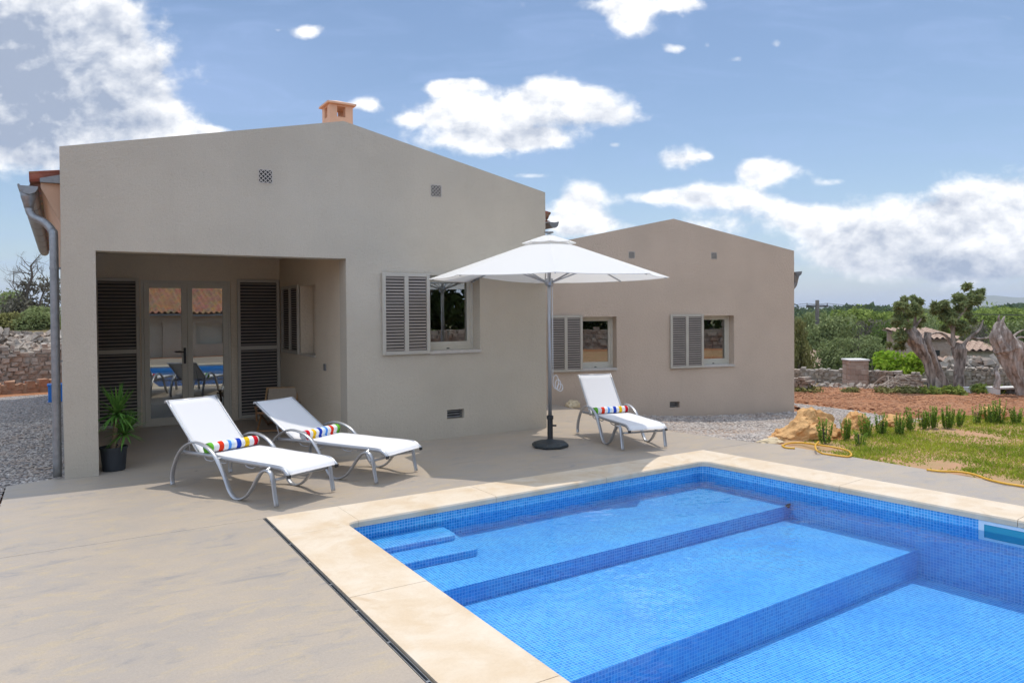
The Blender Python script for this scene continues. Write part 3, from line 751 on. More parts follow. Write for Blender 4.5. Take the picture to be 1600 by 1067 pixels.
def lattice_vent(parent, s, z, w_, n=3, name='gable_vent'):
    "ceramic lattice set in the wall: a frame with diagonal bars over a dark plate painted as the shade of a hole"
    m_ = MB(); h = w_/2; t = w_*.055
    m_.box(s-h-t, s+h+t, -.006, .01, z+h, z+h+t); m_.box(s-h-t, s+h+t, -.006, .01, z-h-t, z-h); m_.box(s-h-t, s-h, -.006, .01, z-h, z+h); m_.box(s+h, s+h+t, -.006, .01, z-h, z+h)
    for sg in (1, -1):
        for k in range(-n, n+1):
            c = k*w_/n
            # segment of the line x' = c + sg*z' inside the square
            pts = []
            zz = np.linspace(-h, h, 41); xx = c + sg*zz; ok = np.abs(xx) <= h + 1e-9
            if ok.sum() < 2: continue
            i0, i1 = np.where(ok)[0][[0, -1]]
            p0 = Vector((s+xx[i0], -.002, z+zz[i0])); p1 = Vector((s+xx[i1], -.002, z+zz[i1])); d = (p1-p0).normalized(); nn = Vector((-d.z, 0, d.x))*w_*.028
            y0, y1 = (-.006, -.003) if sg > 0 else (-.0054, -.0028)
            m_.hexa([tuple(q_ + Vector((0, yy, 0))) for yy in (y0, y1) for q_ in (p0-nn, p1-nn, p1+nn, p0+nn)])
    o = m_.build(name, 'lattice', parent)
    d = MB(); d.box(s-h, s+h, -.0025, -.0008, z-h, z+h); d.build('hole_shade', 'dark', o)  # dark plate on the solid wall, painted as the shade inside the vent
def tile_roof(parent, P, eave_dir, up_dir, L, run, slope, name='roof', period=.21, row=.36, mat='tiles'):
    "barrel tiles: P eave corner, eave_dir unit along the eave, up_dir unit horizontal up the slope"
    P = Vector(P); ed = Vector(eave_dir); ud = Vector(up_dir)
    ns = int(L/period*6); nr = int(run/row)+1
    V = []; Fc = []
    for r_ in range(nr):
        for e_ in (0, 1):
            u = min((r_+e_)*row, run)
            for i in range(ns+1):
                s = L*i/ns; ph = 2*PI*s/period
                hgt = .045*math.cos(ph) + (.022 if e_ == 0 else 0.0)
                V.append(tuple(P + ed*s + ud*u + Vector((0, 0, u*slope + hgt))))
    w_ = ns+1
    for k in range(2*nr-1):
        for i in range(ns): Fc.append((k*w_+i, k*w_+i+1, (k+1)*w_+i+1, (k+1)*w_+i))
    # eave edge thickness
    o = len(V)
    for i in range(w_): V.append(tuple(Vector(V[i]) - Vector((0, 0, .022))))
    for i in range(ns): Fc.append((i, o+i, o+i+1, i+1))
    # underside
    V += [tuple(P + ud*0 - Vector((0,0,.07))), tuple(P + ed*L - Vector((0,0,.07))), tuple(P + ed*L + ud*run + Vector((0,0,run*slope-.07))), tuple(P + ud*run + Vector((0,0,run*slope-.07)))]
    q_ = len(V); Fc.append((q_-1, q_-2, q_-3, q_-4))
    m_ = MB(); m_.V = V; m_.F = Fc
    return m_.build(name, mat, parent)
def gutter(parent, x, z, y0, y1, side, pipe_pts):
    g_ = MB(); r = .082; n = 10; prof = [(r*math.cos(PI + PI*k/n), r*math.sin(PI + PI*k/n)) for k in range(n+1)]
    inn = [((r-.006)*math.cos(2*PI - PI*k/n), (r-.006)*math.sin(2*PI - PI*k/n)) for k in range(n+1)]
    g_.extr(prof + inn, y0, y1, lambda p, q_, t: (x+p, t, z+q_))
    # stop end
    g_.extr(prof, y0-.004, y0, lambda p, q_, t: (x+p*1.02, t, z+q_*1.02))
    # rolled front bead
    g_.tube([(x - side*r, y0, z+.004), (x - side*r, y1, z+.004)], .012, 6)
    for k in range(8):
        yy = y0 + .35 + k*(y1-y0-.5)/8
        g_.extr([(p*1.05, q_*1.05) for p, q_ in prof] + [(p*1.01, q_*1.01) for p, q_ in reversed(prof)], yy, yy+.03, lambda p, q_, t: (x+p, t, z+q_))
    o = g_.build('gutter', 'zinc', parent, smooth=False)
    if pipe_pts:
        p = MB(); p.tube(spline(pipe_pts, 6), .040, 12); d = p.build('downpipe', 'zinc', parent, smooth=True)
        c = MB(); c.lathe([(.075, .0), (.07, -.05), (.05, -.12), (.042, -.16)], 14, (x, y0+.09, z-.055)); c.build('outlet_cone', 'zinc', d, smooth=True)
        for zz in (2.15, 1.2, .35):
            c = MB()
            c.lathe([(.044, -.015), (.044, .015)], 12, (pipe_pts[-1][0], pipe_pts[-1][1], zz))
            c.box(pipe_pts[-1][0]-.01, pipe_pts[-1][0]+.06, pipe_pts[-1][1]-.01, pipe_pts[-1][1]+.01, zz-.01, zz+.01)
            c.build('pipe_bracket', 'zinc', d)
    return o
ident = lambda s, d, z: (s, d, z)

def house(name, loc, rz, label, W, D, ze, zr, opens, mat, slope):
    h = empty(name, loc, rz, label, 'house')
    zt = lambda s: ze + (zr-ze)*(1 - abs(s - W/2)/(W/2))
    b = MB(); wall_open(b, ident, 0, W, opens, .25, zt, (W/2,), -.12 if ze < 3.3 else -.01)
    b.build('gable_wall', mat, h)
    eave = ze-.33
    b = MB(); z0 = -.1
    b.box(.002, .25, .25, D, z0, eave); b.box(W-.25, W-.002, .25, D, z0, eave); b.box(.25, W-.25, D-.25, D, z0, eave)
    b.extr([(0.26, eave), (W-.26, eave), (W/2, zr-.28)], D-.24, D-.01, lambda p, q_, t: (p, t, q_))
    b.build('side_wall', mat, h)
    return h, zt, eave
# --- the near house
YA = 8.767
hA, ztA, evA = house('house', (.02, YA, 0), 0, 'near beige rendered house with a covered porch and glass doors', 5.94, 9.7, 3.378, 4.015,
                     [(.305, 2.98, -.05, 2.337), (4.095, 4.855, 1.143, 2.157), (4.345, 4.60, .25, .372)], 'stuccoA', .214)
SL = .2145
for sd in (0, 1):
    x = -.27 if sd == 0 else 5.94+.27
    tile_roof(hA, (x, .255, 3.075), (0, 1, 0), (1 if sd == 0 else -1, 0, 0), 9.4, 3.22, SL)
    # sloping salmon cornice under the eave with its grey end plate
    fx = (lambda p: p) if sd == 0 else (lambda p: 5.94 - p)
    c = MB(); c.extr([(.001, 2.64), (-.17, 2.985), (-.17, 3.035), (.001, 3.035)], .252, 9.6, lambda p, q_, t: (fx(p), t, q_)); c.build('cornice', 'cornice', hA)
    c = MB(); c.extr([(.001, 3.036), (-.175, 3.036), (-.175, 3.075), (.001, 3.125)], .20 if sd == 0 else .252, .30, lambda p, q_, t: (fx(p), t, q_)); c.build('flashing', 'zinc', hA)
gutter(hA, -.275, 2.985, .18, 9.5, 1, [(-.275, .27, 2.86), (-.272, .27, 2.76), (-.235, .24, 2.68), (-.14, .17, 2.62), (-.075, .12, 2.53), (-.062, .085, 2.42), (-.062, .08, 1.6), (-.062, .08, .8), (-.062, .08, .02)])
gutter(hA, 5.94+.275, 2.985, .18, 9.5, -1, None)
# porch
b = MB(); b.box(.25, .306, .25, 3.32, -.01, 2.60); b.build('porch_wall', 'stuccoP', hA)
PW0 = lambda s, d, z: (3.01+d, s, z)            # right hand porch wall, s along the depth
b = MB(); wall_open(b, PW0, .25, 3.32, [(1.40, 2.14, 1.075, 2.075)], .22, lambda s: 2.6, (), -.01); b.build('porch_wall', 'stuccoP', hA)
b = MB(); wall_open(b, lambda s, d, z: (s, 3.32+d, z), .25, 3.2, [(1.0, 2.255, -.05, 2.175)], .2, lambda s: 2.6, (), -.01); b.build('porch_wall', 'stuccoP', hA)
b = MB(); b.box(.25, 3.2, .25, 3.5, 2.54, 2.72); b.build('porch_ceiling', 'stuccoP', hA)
b = MB(); b.lathe([(.05, 0), (.05, .012), (.038, .012)], 16, (1.0, 2.2, 2.528)); b.build('ceiling_lamp', 'white', hA)
fB = lambda s, d, z: (s, 3.32+d, z)
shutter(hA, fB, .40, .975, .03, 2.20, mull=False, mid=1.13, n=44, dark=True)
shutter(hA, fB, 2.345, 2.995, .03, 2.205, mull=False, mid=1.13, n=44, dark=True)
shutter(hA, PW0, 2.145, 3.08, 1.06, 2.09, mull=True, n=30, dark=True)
b = MB(); b.box(3.01, 3.022, 1.38, 1.40, 1.055, 1.075)
wP = MB(); wP.hexa([PW0(s, d, z) for z in (1.055, 1.078) for s, d in ((1.385, -.025), (2.15, -.025), (2.15, .2), (1.385, .2))]); wP.build('sill', 'sill', hA)
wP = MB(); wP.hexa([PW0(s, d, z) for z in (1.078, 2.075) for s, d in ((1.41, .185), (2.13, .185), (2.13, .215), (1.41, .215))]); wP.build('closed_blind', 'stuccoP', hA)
b = MB(); b.box(2.992, 3.008, .92, 1.0, .90, .99); so_ = b.build('wall_socket', 'zinc', hA, bevel=.004)
# front doors: two glazed leaves in a fixed frame
dy = 3.345
b = MB(); b.box(1.0, 1.035, dy, dy+.07, 0, 2.175); b.box(2.22, 2.255, dy, dy+.07, 0, 2.175); b.box(1.035, 2.22, dy+.001, dy+.07, 2.14, 2.175); b.box(1.035, 2.22, dy+.001, dy+.07, 0, .022)
b.build('door_frame', 'frame', hA, bevel=.003)
for (x0, x1, hinge) in ((1.037, 1.626, 0), (1.629, 2.218, 1)):
    b = MB(); k = .075; z0, z1 = .024, 2.138
    b.box(x0, x0+k, dy-.006, dy+.05, z0, z1); b.box(x1-k, x1, dy-.006, dy+.05, z0, z1); b.box(x0+k, x1-k, dy-.005, dy+.05, z0, z0+.095); b.box(x0+k, x1-k, dy-.005, dy+.05, z1-k, z1)
    d = b.build('glass_door', 'frame', hA, bevel=.004)
    p = MB(); p.box(x0+k, x1-k, dy+.018, dy+.024, z0+.095, z1-k); p.build('pane', 'glass', d)
    if hinge == 0:
        q_ = MB(); q_.box(x1-.055, x1-.022, dy-.018, dy-.006, .92, 1.16); q_.tube([(x1-.038, dy-.015, 1.10), (x1-.038, dy-.05, 1.10), (x1-.05, dy-.055, 1.10), (x1-.17, dy-.055, 1.10)], .010, 8); q_.build('handle', 'black', d)
# room behind the doors and windows
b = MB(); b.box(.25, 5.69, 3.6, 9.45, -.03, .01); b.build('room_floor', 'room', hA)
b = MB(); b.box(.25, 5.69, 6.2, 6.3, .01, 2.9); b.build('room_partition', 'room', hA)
window(hA, ident, 4.095, 4.855, 1.143, 2.157, .19)
shutter(hA, ident, 3.435, 4.09, 1.135, 2.175, n=26)
b = MB(); b.box(3.21, 4.0, .27, 3.2, 2.3, 2.33); 
lattice_vent(hA, 2.03, 3.257, .145); lattice_vent(hA, 4.21, 3.262, .145)
def floor_vent(h, s0, s1, z0, z1):
    b = MB(); b.box(s0+.001, s1-.001, .12, .16, z0, z1); o = b.build('floor_vent', 'dark', h)
    c = MB()
    for k in range(3): c.box(s0+.002, s1-.002, .06, .066, z0+.012+(z1-z0)*k/3.4, z0+.03+(z1-z0)*k/3.4)
    c.build('louvre', 'zinc', o)
floor_vent(hA, 4.345, 4.60, .25, .372)
# chimney
cx_, cy_ = 3.475, 1.75
b = MB(); hw = .172
b.box(cx_-hw, cx_+hw, cy_-hw, cy_+hw, 3.6, 4.49)
for sx in (-1, 1):
    for sy in (-1, 1):
        b.box(min(cx_+sx*.062, cx_+sx*hw), max(cx_+sx*.062, cx_+sx*hw), min(cy_+sy*.062, cy_+sy*hw), max(cy_+sy*.062, cy_+sy*hw), 4.49, 4.64)
b.box(cx_-hw, cx_+hw, cy_-hw, cy_+hw, 4.64, 4.665)
ch = b.build('chimney', 'salmon', hA)
b = MB(); e = .212; b.hexa([(cx_-e,cy_-e,4.666),(cx_+e,cy_-e,4.666),(cx_+e,cy_+e,4.666),(cx_-e,cy_+e,4.666),(cx_-e,cy_-e,4.69),(cx_+e,cy_-e,4.69),(cx_+e,cy_+e,4.69),(cx_-e,cy_+e,4.69)])
b.add([(cx_-e,cy_-e,4.691),(cx_+e,cy_-e,4.691),(cx_+e,cy_+e,4.691),(cx_-e,cy_+e,4.691),(cx_,cy_,4.765)], [(0,1,4),(1,2,4),(2,3,4),(3,0,4)])
b.build('chimney_cap', 'salmon', ch)

# --- the far house
TH = R(-15); R0 = Vector((12.486, 9.566)); WB = 5.36
LB = R0 - Vector((math.cos(TH), math.sin(TH)))*WB
hB, ztB, evB = house('house', (LB.x, LB.y, -.37), TH, 'far taupe rendered gabled house with two small shuttered windows', WB, 8.0, 3.21, 3.77,
                     [(.815, 1.50, .965, 1.935), (3.30, 3.985, .965, 1.935), (2.585, 2.795, .20, .315)], 'stuccoB', .209)
for sd in (0, 1):
    x = -.2 if sd == 0 else WB+.2
    tile_roof(hB, (x, .255, 2.93), (0, 1, 0), (1 if sd == 0 else -1, 0, 0), 7.7, 2.86, .209)
    fx = (lambda p: p) if sd == 0 else (lambda p: WB - p)
    c = MB(); c.extr([(.001, 2.62), (-.13, 2.85), (-.13, 2.885), (.001, 2.885)], .252, 7.9, lambda p, q_, t: (fx(p), t, q_)); c.build('cornice', 'cornice', hB)
gutter(hB, WB+.215, 2.80, .15, 7.8, -1, [(WB+.215, .24, 2.68), (WB+.21, .24, 2.56), (WB+.16, .26, 2.48), (WB+.08, .30, 2.42), (WB+.055, .33, 2.3), (WB+.055, .33, 1.2), (WB+.055, .33, .05)])
for (a, c, s0, s1) in ((.815, 1.50, .165, .81), (3.30, 3.985, 2.59, 3.295)):
    window(hB, ident, a, c, .965, 1.935, .17); shutter(hB, ident, s0, s1, .945, 1.965, n=24)
lattice_vent(hB, 1.81, 3.075, .115); lattice_vent(hB, 3.545, 3.085, .115)
floor_vent(hB, 2.585, 2.795, .20, .315)
b = MB(); b.box(.25, WB-.25, 2.6, 2.7, -.05, 3.0); b.build('room_partition', 'room', hB)

# --- pool house across the pool (behind the camera, seen mirrored in the doors)
hP = empty('pool_house', (1.0, -7.2, -.04), 0, 'low outbuilding with a terracotta tiled roof across the pool, mirrored in the glass doors', 'outbuilding')
b = MB(); wall_open(b, lambda s, d, z: (s, -d, z), 0, 7.5, [(1.5, 2.4, -.05, 1.35), (3.6, 4.6, .5, 1.3)], .25, lambda s: 1.62, (), -.1); b.box(0, .25, -4, -.25, -.1, 1.62); b.box(7.25, 7.5, -4, -.25, -.1, 1.62); b.build('wall', 'stuccoA', hP)
b = MB(); b.box(1.5, 2.4, -.23, -.2, -.05, 1.35); b.build('door', 'frame', hP)
b = MB(); b.box(3.6, 4.6, -.23, -.2, .5, 1.3); b.build('window', 'frame', hP)
tile_roof(hP, (7.7, .3, 1.75), (-1, 0, 0), (0, -1, 0), 7.9, 4.2, .30)
b = MB(); b.box(-.2, 7.7, .24, .36, 1.62, 1.69); b.build('gutter', 'zinc', hP)

# ------------------------------------------------------------------ sun loungers
PROF = [(0,0),(-.012,.06),(.0,.14),(.045,.24),(.12,.345),(.235,.425),(.37,.46),(.52,.44),(.65,.38),(.745,.28),(.82,.175),(.885,.065),(.955,.012),(1.04,.012),(1.13,.055),(1.205,.13),(1.27,.215),(1.335,.285),(1.405,.310),(1.455,.293),(1.485,.235),(1.505,.12),(1.53,0)]
HW = .325
def lounger(loc, rz, scale, back, label):
    t = empty('sun_lounger', loc, rz, label, 'sun lounger', 'white sun loungers on the terrace'); t.scale = (scale,)*3
    for sd in (-1, 1):
        fr = MB(); fr.tube(spline([(u, sd*HW, max(z, .012)) for u, z in PROF], 5), .013, 10, .025, side=None)
        fr.V = []; fr.F = []
        pts = spline([(u, sd*HW, max(z, .013)) for u, z in PROF], 5)
        # flat oval tube: thin in its own plane, wide across
        fr.tube(pts, .025, 10, .012, side=(0, 1, 0)); fr.build('side_frame', 'alu', t, smooth=True)
        rl = MB(); rl.tube(spline([(.06, sd*.275, .335), (.4, sd*.275, .342), (1.0, sd*.275, .335), (1.45, sd*.275, .335), (1.56, sd*.275, .322), (1.63, sd*.275, .275)], 5), .016, 10, .019, side=(0, 1, 0))
        ro = rl.build('seat_rail', 'alu', t, smooth=True)
        e_ = MB(); e_.box(1.622, 1.636, sd*.275-.018, sd*.275+.018, .255, .285); e_.build('end_cap', 'black', ro)
    for (u, z) in ((1.455, .225), (.33, .325), (1.25, .315), (1.56, .30)):
        w2 = HW if z < .3 else .275
        cb = MB(); cb.tube([(u, -w2, z), (u, w2, z)], .013, 8); cb.build('crossbar', 'alu', t, smooth=True)
    for u0 in (.42, .62, 1.02):   # little bent brackets under the rails
        for sd in (-1, 1):
            cb = MB(); cb.tube(spline([(u0, sd*.27, .335), (u0+.03, sd*.262, .295), (u0+.12, sd*.255, .290), (u0+.15, sd*.25, .335)], 4), .007, 6); cb.build('bracket', 'alu', t, smooth=True)
    for sd in (-1, 1):
        for (u, za, zb) in ((.12, .335, .345), (.70, .335, .335), (1.40, .33, .31)):
            cb = MB(); cb.tube([(u, sd*.275, za), (u, sd*HW, zb)], .012, 6); cb.build('spacer', 'alu', t)
    # sling seat, slightly sagging
    ns, nw = 22, 9
    def slab(path, width, th, sag):
        V = []; Fc = []
        for i, (u, z) in enumerate(path):
            for k in range(nw):
                y = -width + 2*width*k/(nw-1); s_ = sag*(1-(y/width)**2)*math.sin(PI*i/(len(path)-1))
                V.append((u, y, z - s_))
        n_ = len(V)
        V += [(x, y, z-th) for x, y, z in V]
        for i in range(len(path)-1):
            for k in range(nw-1):
                a_ = i*nw+k; Fc += [(a_, a_+nw, a_+nw+1, a_+1), (n_+a_, n_+a_+1, n_+a_+nw+1, n_+a_+nw)]
        for i in range(len(path)-1):
            for k in (0, nw-1): a_ = i*nw+k; Fc.append((a_, a_+nw, n_+a_+nw, n_+a_) if k else (a_+nw, a_, n_+a_, n_+a_+nw))
        for k in range(nw-1):
            for i in (0, len(path)-1): a_ = i*nw+k; Fc.append((a_, a_+1, n_+a_+1, n_+a_) if i else (a_+1, a_, n_+a_, n_+a_+1))
        m_ = MB(); m_.V = V; m_.F = Fc; return m_
    path = [tuple(p)[:2] for p in spline([(.30, .352, 0), (.7, .356, 0), (1.1, .352, 0), (1.42, .352, 0), (1.54, .342, 0), (1.60, .318, 0), (1.625, .285, 0)], 4)]
    slab(path, .282, .006, .010).build('seat', 'sling', t, smooth=True)
    ca, sa = math.cos(back), math.sin(back); px, pz = .345, .352; Lb = .685
    bp = [(px - ca*d - .012*math.sin(d/Lb*PI)*0, pz + sa*d + .018*(d/Lb)**2) for d in np.linspace(.0, Lb, 10)]
    bp += [(bp[-1][0]-.018, bp[-1][1]-.004), (bp[-1][0]-.026, bp[-1][1]-.022)]
    slab(bp, .282, .006, .006).build('backrest', 'sling', t, smooth=True)
    bf = MB()
    for sd in (-1, 1): bf.tube([(px, sd*.268, pz-.012)] + [(u+.004*sa, sd*.268, z-.014) for u, z in bp[2:10]], .012, 8, .016, side=(0, 1, 0))
    bf.tube([(bp[9][0], -.268, bp[9][1]-.016), (bp[9][0], .268, bp[9][1]-.016)], .012, 8)
    m_ = (px - ca*.42, pz + sa*.42)
    for sd in (-1, 1): bf.tube([(m_[0], sd*.2, m_[1]-.02), (m_[0]+.08, sd*.2, .31)], .008, 6)
    bf.tube([(m_[0]+.08, -.2, .31), (m_[0]+.08, .2, .31)], .008, 6)
    bf.build('back_frame', 'alu', t, smooth=True)
    return t
def place(a, b, c):
    "front near foot, front far foot, rear near foot -> origin at the rear centre, rotation"
    pass
def lz(front_near, front_far, length, ang_hint):
    fn, ff = Vector(front_near), Vector(front_far); mid = (fn+ff)/2; d = Vector((math.cos(ang_hint), math.sin(ang_hint)))
    o = mid - d*length; return (o.x, o.y, .001), ang_hint
l, a_ = lz((1.555, 6.419), (2.169, 6.739), 1.53, math.atan2(-.905, .425)); L1 = lounger(l, a_, 1.0, R(41), 'nearest white sun lounger, backrest half raised, its front legs closest to the pool corner')
l, a_ = lz((2.59, 6.766), (3.178, 7.095), 1.50, math.atan2(-.875, .484)); L2 = lounger(l, a_, .98, R(31), 'white sun lounger with the lowest backrest, half shaded at the porch edge')
l, a_ = lz((5.705, 6.818), (6.286, 6.628), 1.36, math.atan2(-.972, -.235)); L3 = lounger(l, a_, .89, R(50), 'white sun lounger with the steepest backrest, right of the parasol pole')
def towel(loc, rz, scale, flip, label):
    m_ = MB(); n = 40; r = .048; prof = []
    L_ = .28
    ring = [(r*(1+.03*math.sin(3*a))*math.cos(a), r*(1+.03*math.cos(2*a))*math.sin(a)) for a in [2*PI*k/n for k in range(n)]]
    xs = np.linspace(-L_, L_, 15)
    for i, x in enumerate(xs):
        k = 1.0 + .05*math.sin(i*1.7) if 0 < i < 14 else .93
        m_.V += [(x, y*k, z*k) for y, z in ring]
    for i in range(14):
        for k in range(n): m_.F.append((i*n+k, i*n+(k+1) % n, (i+1)*n+(k+1) % n, (i+1)*n+k))
    # rolled spiral ends
    for sgn, base in ((-1, 0), (1, 14*n)):
        prev = list(range(base, base+n)); rr = 1.0
        for q_ in range(4):
            o = len(m_.V); rr -= .2; dx = (.012 if q_ % 2 == 0 else -.0) * sgn
            m_.V += [(sgn*L_ + sgn*(.006 if q_ % 2 else -.012), y*rr, z*rr) for y, z in ring]
            for k in range(n):
                f = (prev[k], prev[(k+1) % n], o+(k+1) % n, o+k); m_.F.append(f if sgn > 0 else tuple(reversed(f)))
            prev = list(range(o, o+n))
        m_.F.append(tuple(prev) if sgn > 0 else tuple(reversed(prev)))
    # loose outer edge of the roll
    m_.tube([(x, .030 + .004*math.sin(x*30), -.048) for x in np.linspace(-L_*.98, L_*.98, 9)], .012, 6)
    o = m_.build('rolled_towel', 'towel', None, smooth=True)
    o.location = loc; o.rotation_euler = (0, 0, rz + (PI if flip else 0)); o.scale = (scale,)*3
    tag(o, label, 'towel', 'rolled striped towels on the loungers'); return o
def on_lounger(L, u, y=0, z=.41):
    s_ = L.scale[0]; c, s2 = math.cos(L.rotation_euler.z), math.sin(L.rotation_euler.z)
    return (L.location.x + s_*(c*u - s2*y), L.location.y + s_*(s2*u + c*y), L.location.z + s_*z)
towel(on_lounger(L1, .475, 0, .404), L1.rotation_euler.z + PI/2 + R(-2), 1.0, False, 'rolled striped towel on the nearest lounger, green end towards the porch')
towel(on_lounger(L2, .47, .0, .404), L2.rotation_euler.z + PI/2 + R(3), .98, True, 'rolled striped towel on the lounger with the lowest backrest, green end to the right')
towel(on_lounger(L3, .475, 0, .404), L3.rotation_euler.z + PI/2 + R(3), .92, False, 'rolled striped towel on the lounger right of the parasol pole')

# ------------------------------------------------------------------ parasol
UX, UY = 5.15, 7.50
um = empty('parasol', (UX, UY, 0), 0, 'large white round parasol on a silver pole with a black base', 'parasol')
b = MB(); b.lathe([(.215, 0), (.232, .012), (.232, .035), (.20, .06), (.10, .078), (.05, .088), (.035, .10)], 8, (0, 0, .001)); b.build('base', 'base', um, bevel=.008)
b = MB(); b.lathe([(.034, .09), (.034, .34), (.042, .345), (.042, .385), (.03, .39)], 20); b.tube([(.03, 0, .26), (.075, -.03, .26)], .012, 8); b.build('base_tube', 'black', um, smooth=False)
b = MB(); b.lathe([(.0235, .36), (.0235, 2.60)], 18); b.build('pole', 'alu', um, smooth=True)
ROT = R(13); RU = 1.485; ZR = 2.082; ZA = 2.60
def canopy(r0, r1, z0, z1, nrad, sag, scal, nseg=8, lip=.0):
    V = []; Fc = []; per = 10; N = nseg*per
    for i in range(nrad+1):
        t = i/nrad
        for k in range(N):
            sgm = k/per; j = int(sgm); f = sgm-j; a0 = ROT + 2*PI*j/nseg; a1 = ROT + 2*PI*(j+1)/nseg
            r = r0+(r1-r0)*t; z = z0+(z1-z0)*t + .0*math.sin(t*PI)
            p = Vector((math.cos(a0), math.sin(a0)))*(1-f)*r + Vector((math.cos(a1), math.sin(a1)))*f*r
            bulge = 4*f*(1-f)
            p *= (1 - scal*bulge*t**3)
            V.append((p.x, p.y, z - sag*bulge*t*(1-.2*t)))
    for i in range(nrad):
        for k in range(N): Fc.append((i*N+k, i*N+(k+1) % N, (i+1)*N+(k+1) % N, (i+1)*N+k))
    if lip:
        o = len(V); V += [(x*.997, y*.997, z-lip) for x, y, z in V[nrad*N:(nrad+1)*N]]
        for k in range(N): Fc.append((nrad*N+k, nrad*N+(k+1) % N, o+(k+1) % N, o+k))
    m_ = MB(); m_.V = V; m_.F = Fc; return m_
cn = canopy(.03, RU, ZA-.02, ZR, 12, .012, .030, lip=.006).build('canopy', 'parasol', um)
canopy(.02, .335, ZA+.022, ZA-.082, 5, .008, .06, lip=.012).build('vent_cap', 'parasol', cn)
b = MB(); b.lathe([(.0, ZA+.065), (.055, ZA+.055), (.06, ZA+.04), (.03, ZA+.03)], 14, cap=False); b.build('finial', 'zinc', um, smooth=True)
b = MB(); b.lathe([(.028, 1.985), (.05, 1.99), (.055, 2.03), (.05, 2.075), (.028, 2.08)], 16); b.lathe([(.028, 2.46), (.055, 2.47), (.055, 2.53), (.028, 2.54)], 16); b.build('hub', 'alu', um, smooth=True)
for k in range(8):
    a_ = ROT + 2*PI*k/8; c, s_ = math.cos(a_), math.sin(a_)
    b = MB(); b.tube([(c*.05, s_*.05, 2.50), (c*.75, s_*.75, 2.306), (c*1.45, s_*1.45, ZR-.006)], .011, 6, .008); r_ = b.build('rib', 'alu', um)
    b = MB(); b.tube([(c*.05, s_*.05, 2.035), (c*.74, s_*.74, 2.295)], .009, 6, .007); b.build('strut', 'alu', r_)
b = MB()
dv = Vector((.034, -.02, 0)); b.tube([dv + Vector((0, 0, z)) for z in (2.0, 1.6, 1.2, .86)], .005, 6)
for k in range(3):
    c0 = dv + Vector((.035+.02*k, -.01, .80-.035*k)); b.tube([c0 + rt*(.035*math.cos(t)+.01*k) + Vector((0, 0, (.085-.02*k)*math.sin(t))) for t in np.linspace(0, 2*PI, 15)], .005, 6)
b.build('cord', 'cord', um, smooth=True)

# ------------------------------------------------------------------ yucca in a pot
pt = empty('potted_yucca', (.475, 8.99, 0), 0, 'green yucca palm with two leaf heads in a dark round pot', 'potted plant')
b = MB(); b.lathe([(.108, .001), (.112, .01), (.130, .235), (.138, .238), (.138, .255), (.126, .255), (.122, .225), (.0, .222)], 32, cap=False); b.build('pot', 'pot', pt, smooth=False)
b = MB(); b.lathe([(.121, .215), (.06, .232), (.0, .236)], 20, cap=False); b.build('soil', 'dark', pt)
b = MB(); b.tube(spline([(-.01, 0, .2), (.015, 0, .38), (.035, 0, .58)], 5), [.030-.0006*i for i in range(11)], 10)
b.tube(spline([(.03, .0, .22), (.075, -.015, .30), (.10, -.02, .38)], 4), .014, 8); b.build('trunk', 'stalk', pt, smooth=True)
def yucca_head(c, n, L_, parent, zmin=-.3):
    V = []
    for k in range(n):
        el = random.uniform(zmin, 1.35); az = random.uniform(0, 2*PI); l_ = L_*random.uniform(.7, 1.1); w_ = .013*random.uniform(.8, 1.3)
        d = Vector((math.cos(az)*math.cos(el), math.sin(az)*math.cos(el), math.sin(el))); s_ = d.cross(Vector((0, 0, 1)))
        s_ = s_.normalized() if s_.length > .05 else Vector((1, 0, 0))
        prev = None; P = Vector(c) + d*.01; dd = d.copy(); st = 5
        for i in range(st):
            w0 = w_*[.6, 1, .9, .65, .35][i]; w1 = w_*[1, .9, .65, .35, .02][i]; P2_ = P + dd*(l_/st)
            V += [P - s_*w0, P + s_*w0, P2_ + s_*w1, P2_ - s_*w1]; P = P2_; dd = (dd + Vector((0, 0, -.085 - .05*(1-el)))).normalized()
    np_mesh('leaf_head', [tuple(v) for v in V], 4, 'yucca', parent)
yucca_head((.037, 0, .60), 120, .335, pt); yucca_head((.105, -.02, .385), 70, .27, pt, -.5)

# ------------------------------------------------------------------ folding deck chair in the porch
dc = empty('deck_chair', (2.72, 10.95, 0), R(-112), 'wooden folding deck chair with beige canvas in the shaded porch', 'deck chair')
b = MB()
for sd in (-1, 1):
    y = sd*.27
    b.hexa([(x, y+k, z) for (x, z) in ((.52, .0), (.47, .0)) for k in (0,)][:0] or [(.50,y-.013,.0),(.555,y-.013,.0),(.555,y+.013,.0),(.50,y+.013,.0),(-.42,y-.013,.50),(-.365,y-.013,.52),(-.365,y+.013,.52),(-.42,y+.013,.50)])
    y = sd*.235
    b.hexa([(-.42,y-.013,.0),(-.365,y-.013,.0),(-.365,y+.013,.0),(-.42,y+.013,.0),(.48,y-.013,.40),(.535,y-.013,.385),(.535,y+.013,.385),(.48,y+.013,.40)])
    y = sd*.30
    b.box(-.18, .42, y-.02, y+.02, .46, .485)
    b.hexa([(.30,y-.012,.20),(.34,y-.012,.20),(.34,y+.012,.20),(.30,y+.012,.20),(.34,y-.012,.46),(.38,y-.012,.46),(.38,y+.012,.46),(.34,y+.012,.46)])
b.box(.485, .53, -.27, .27, .37, .405); b.box(-.42, -.365, -.235, .235, .02, .05); b.box(.50, .54, -.26, .26, .03, .06)
b.build('frame', 'wood', dc, bevel=.004)
b = MB()
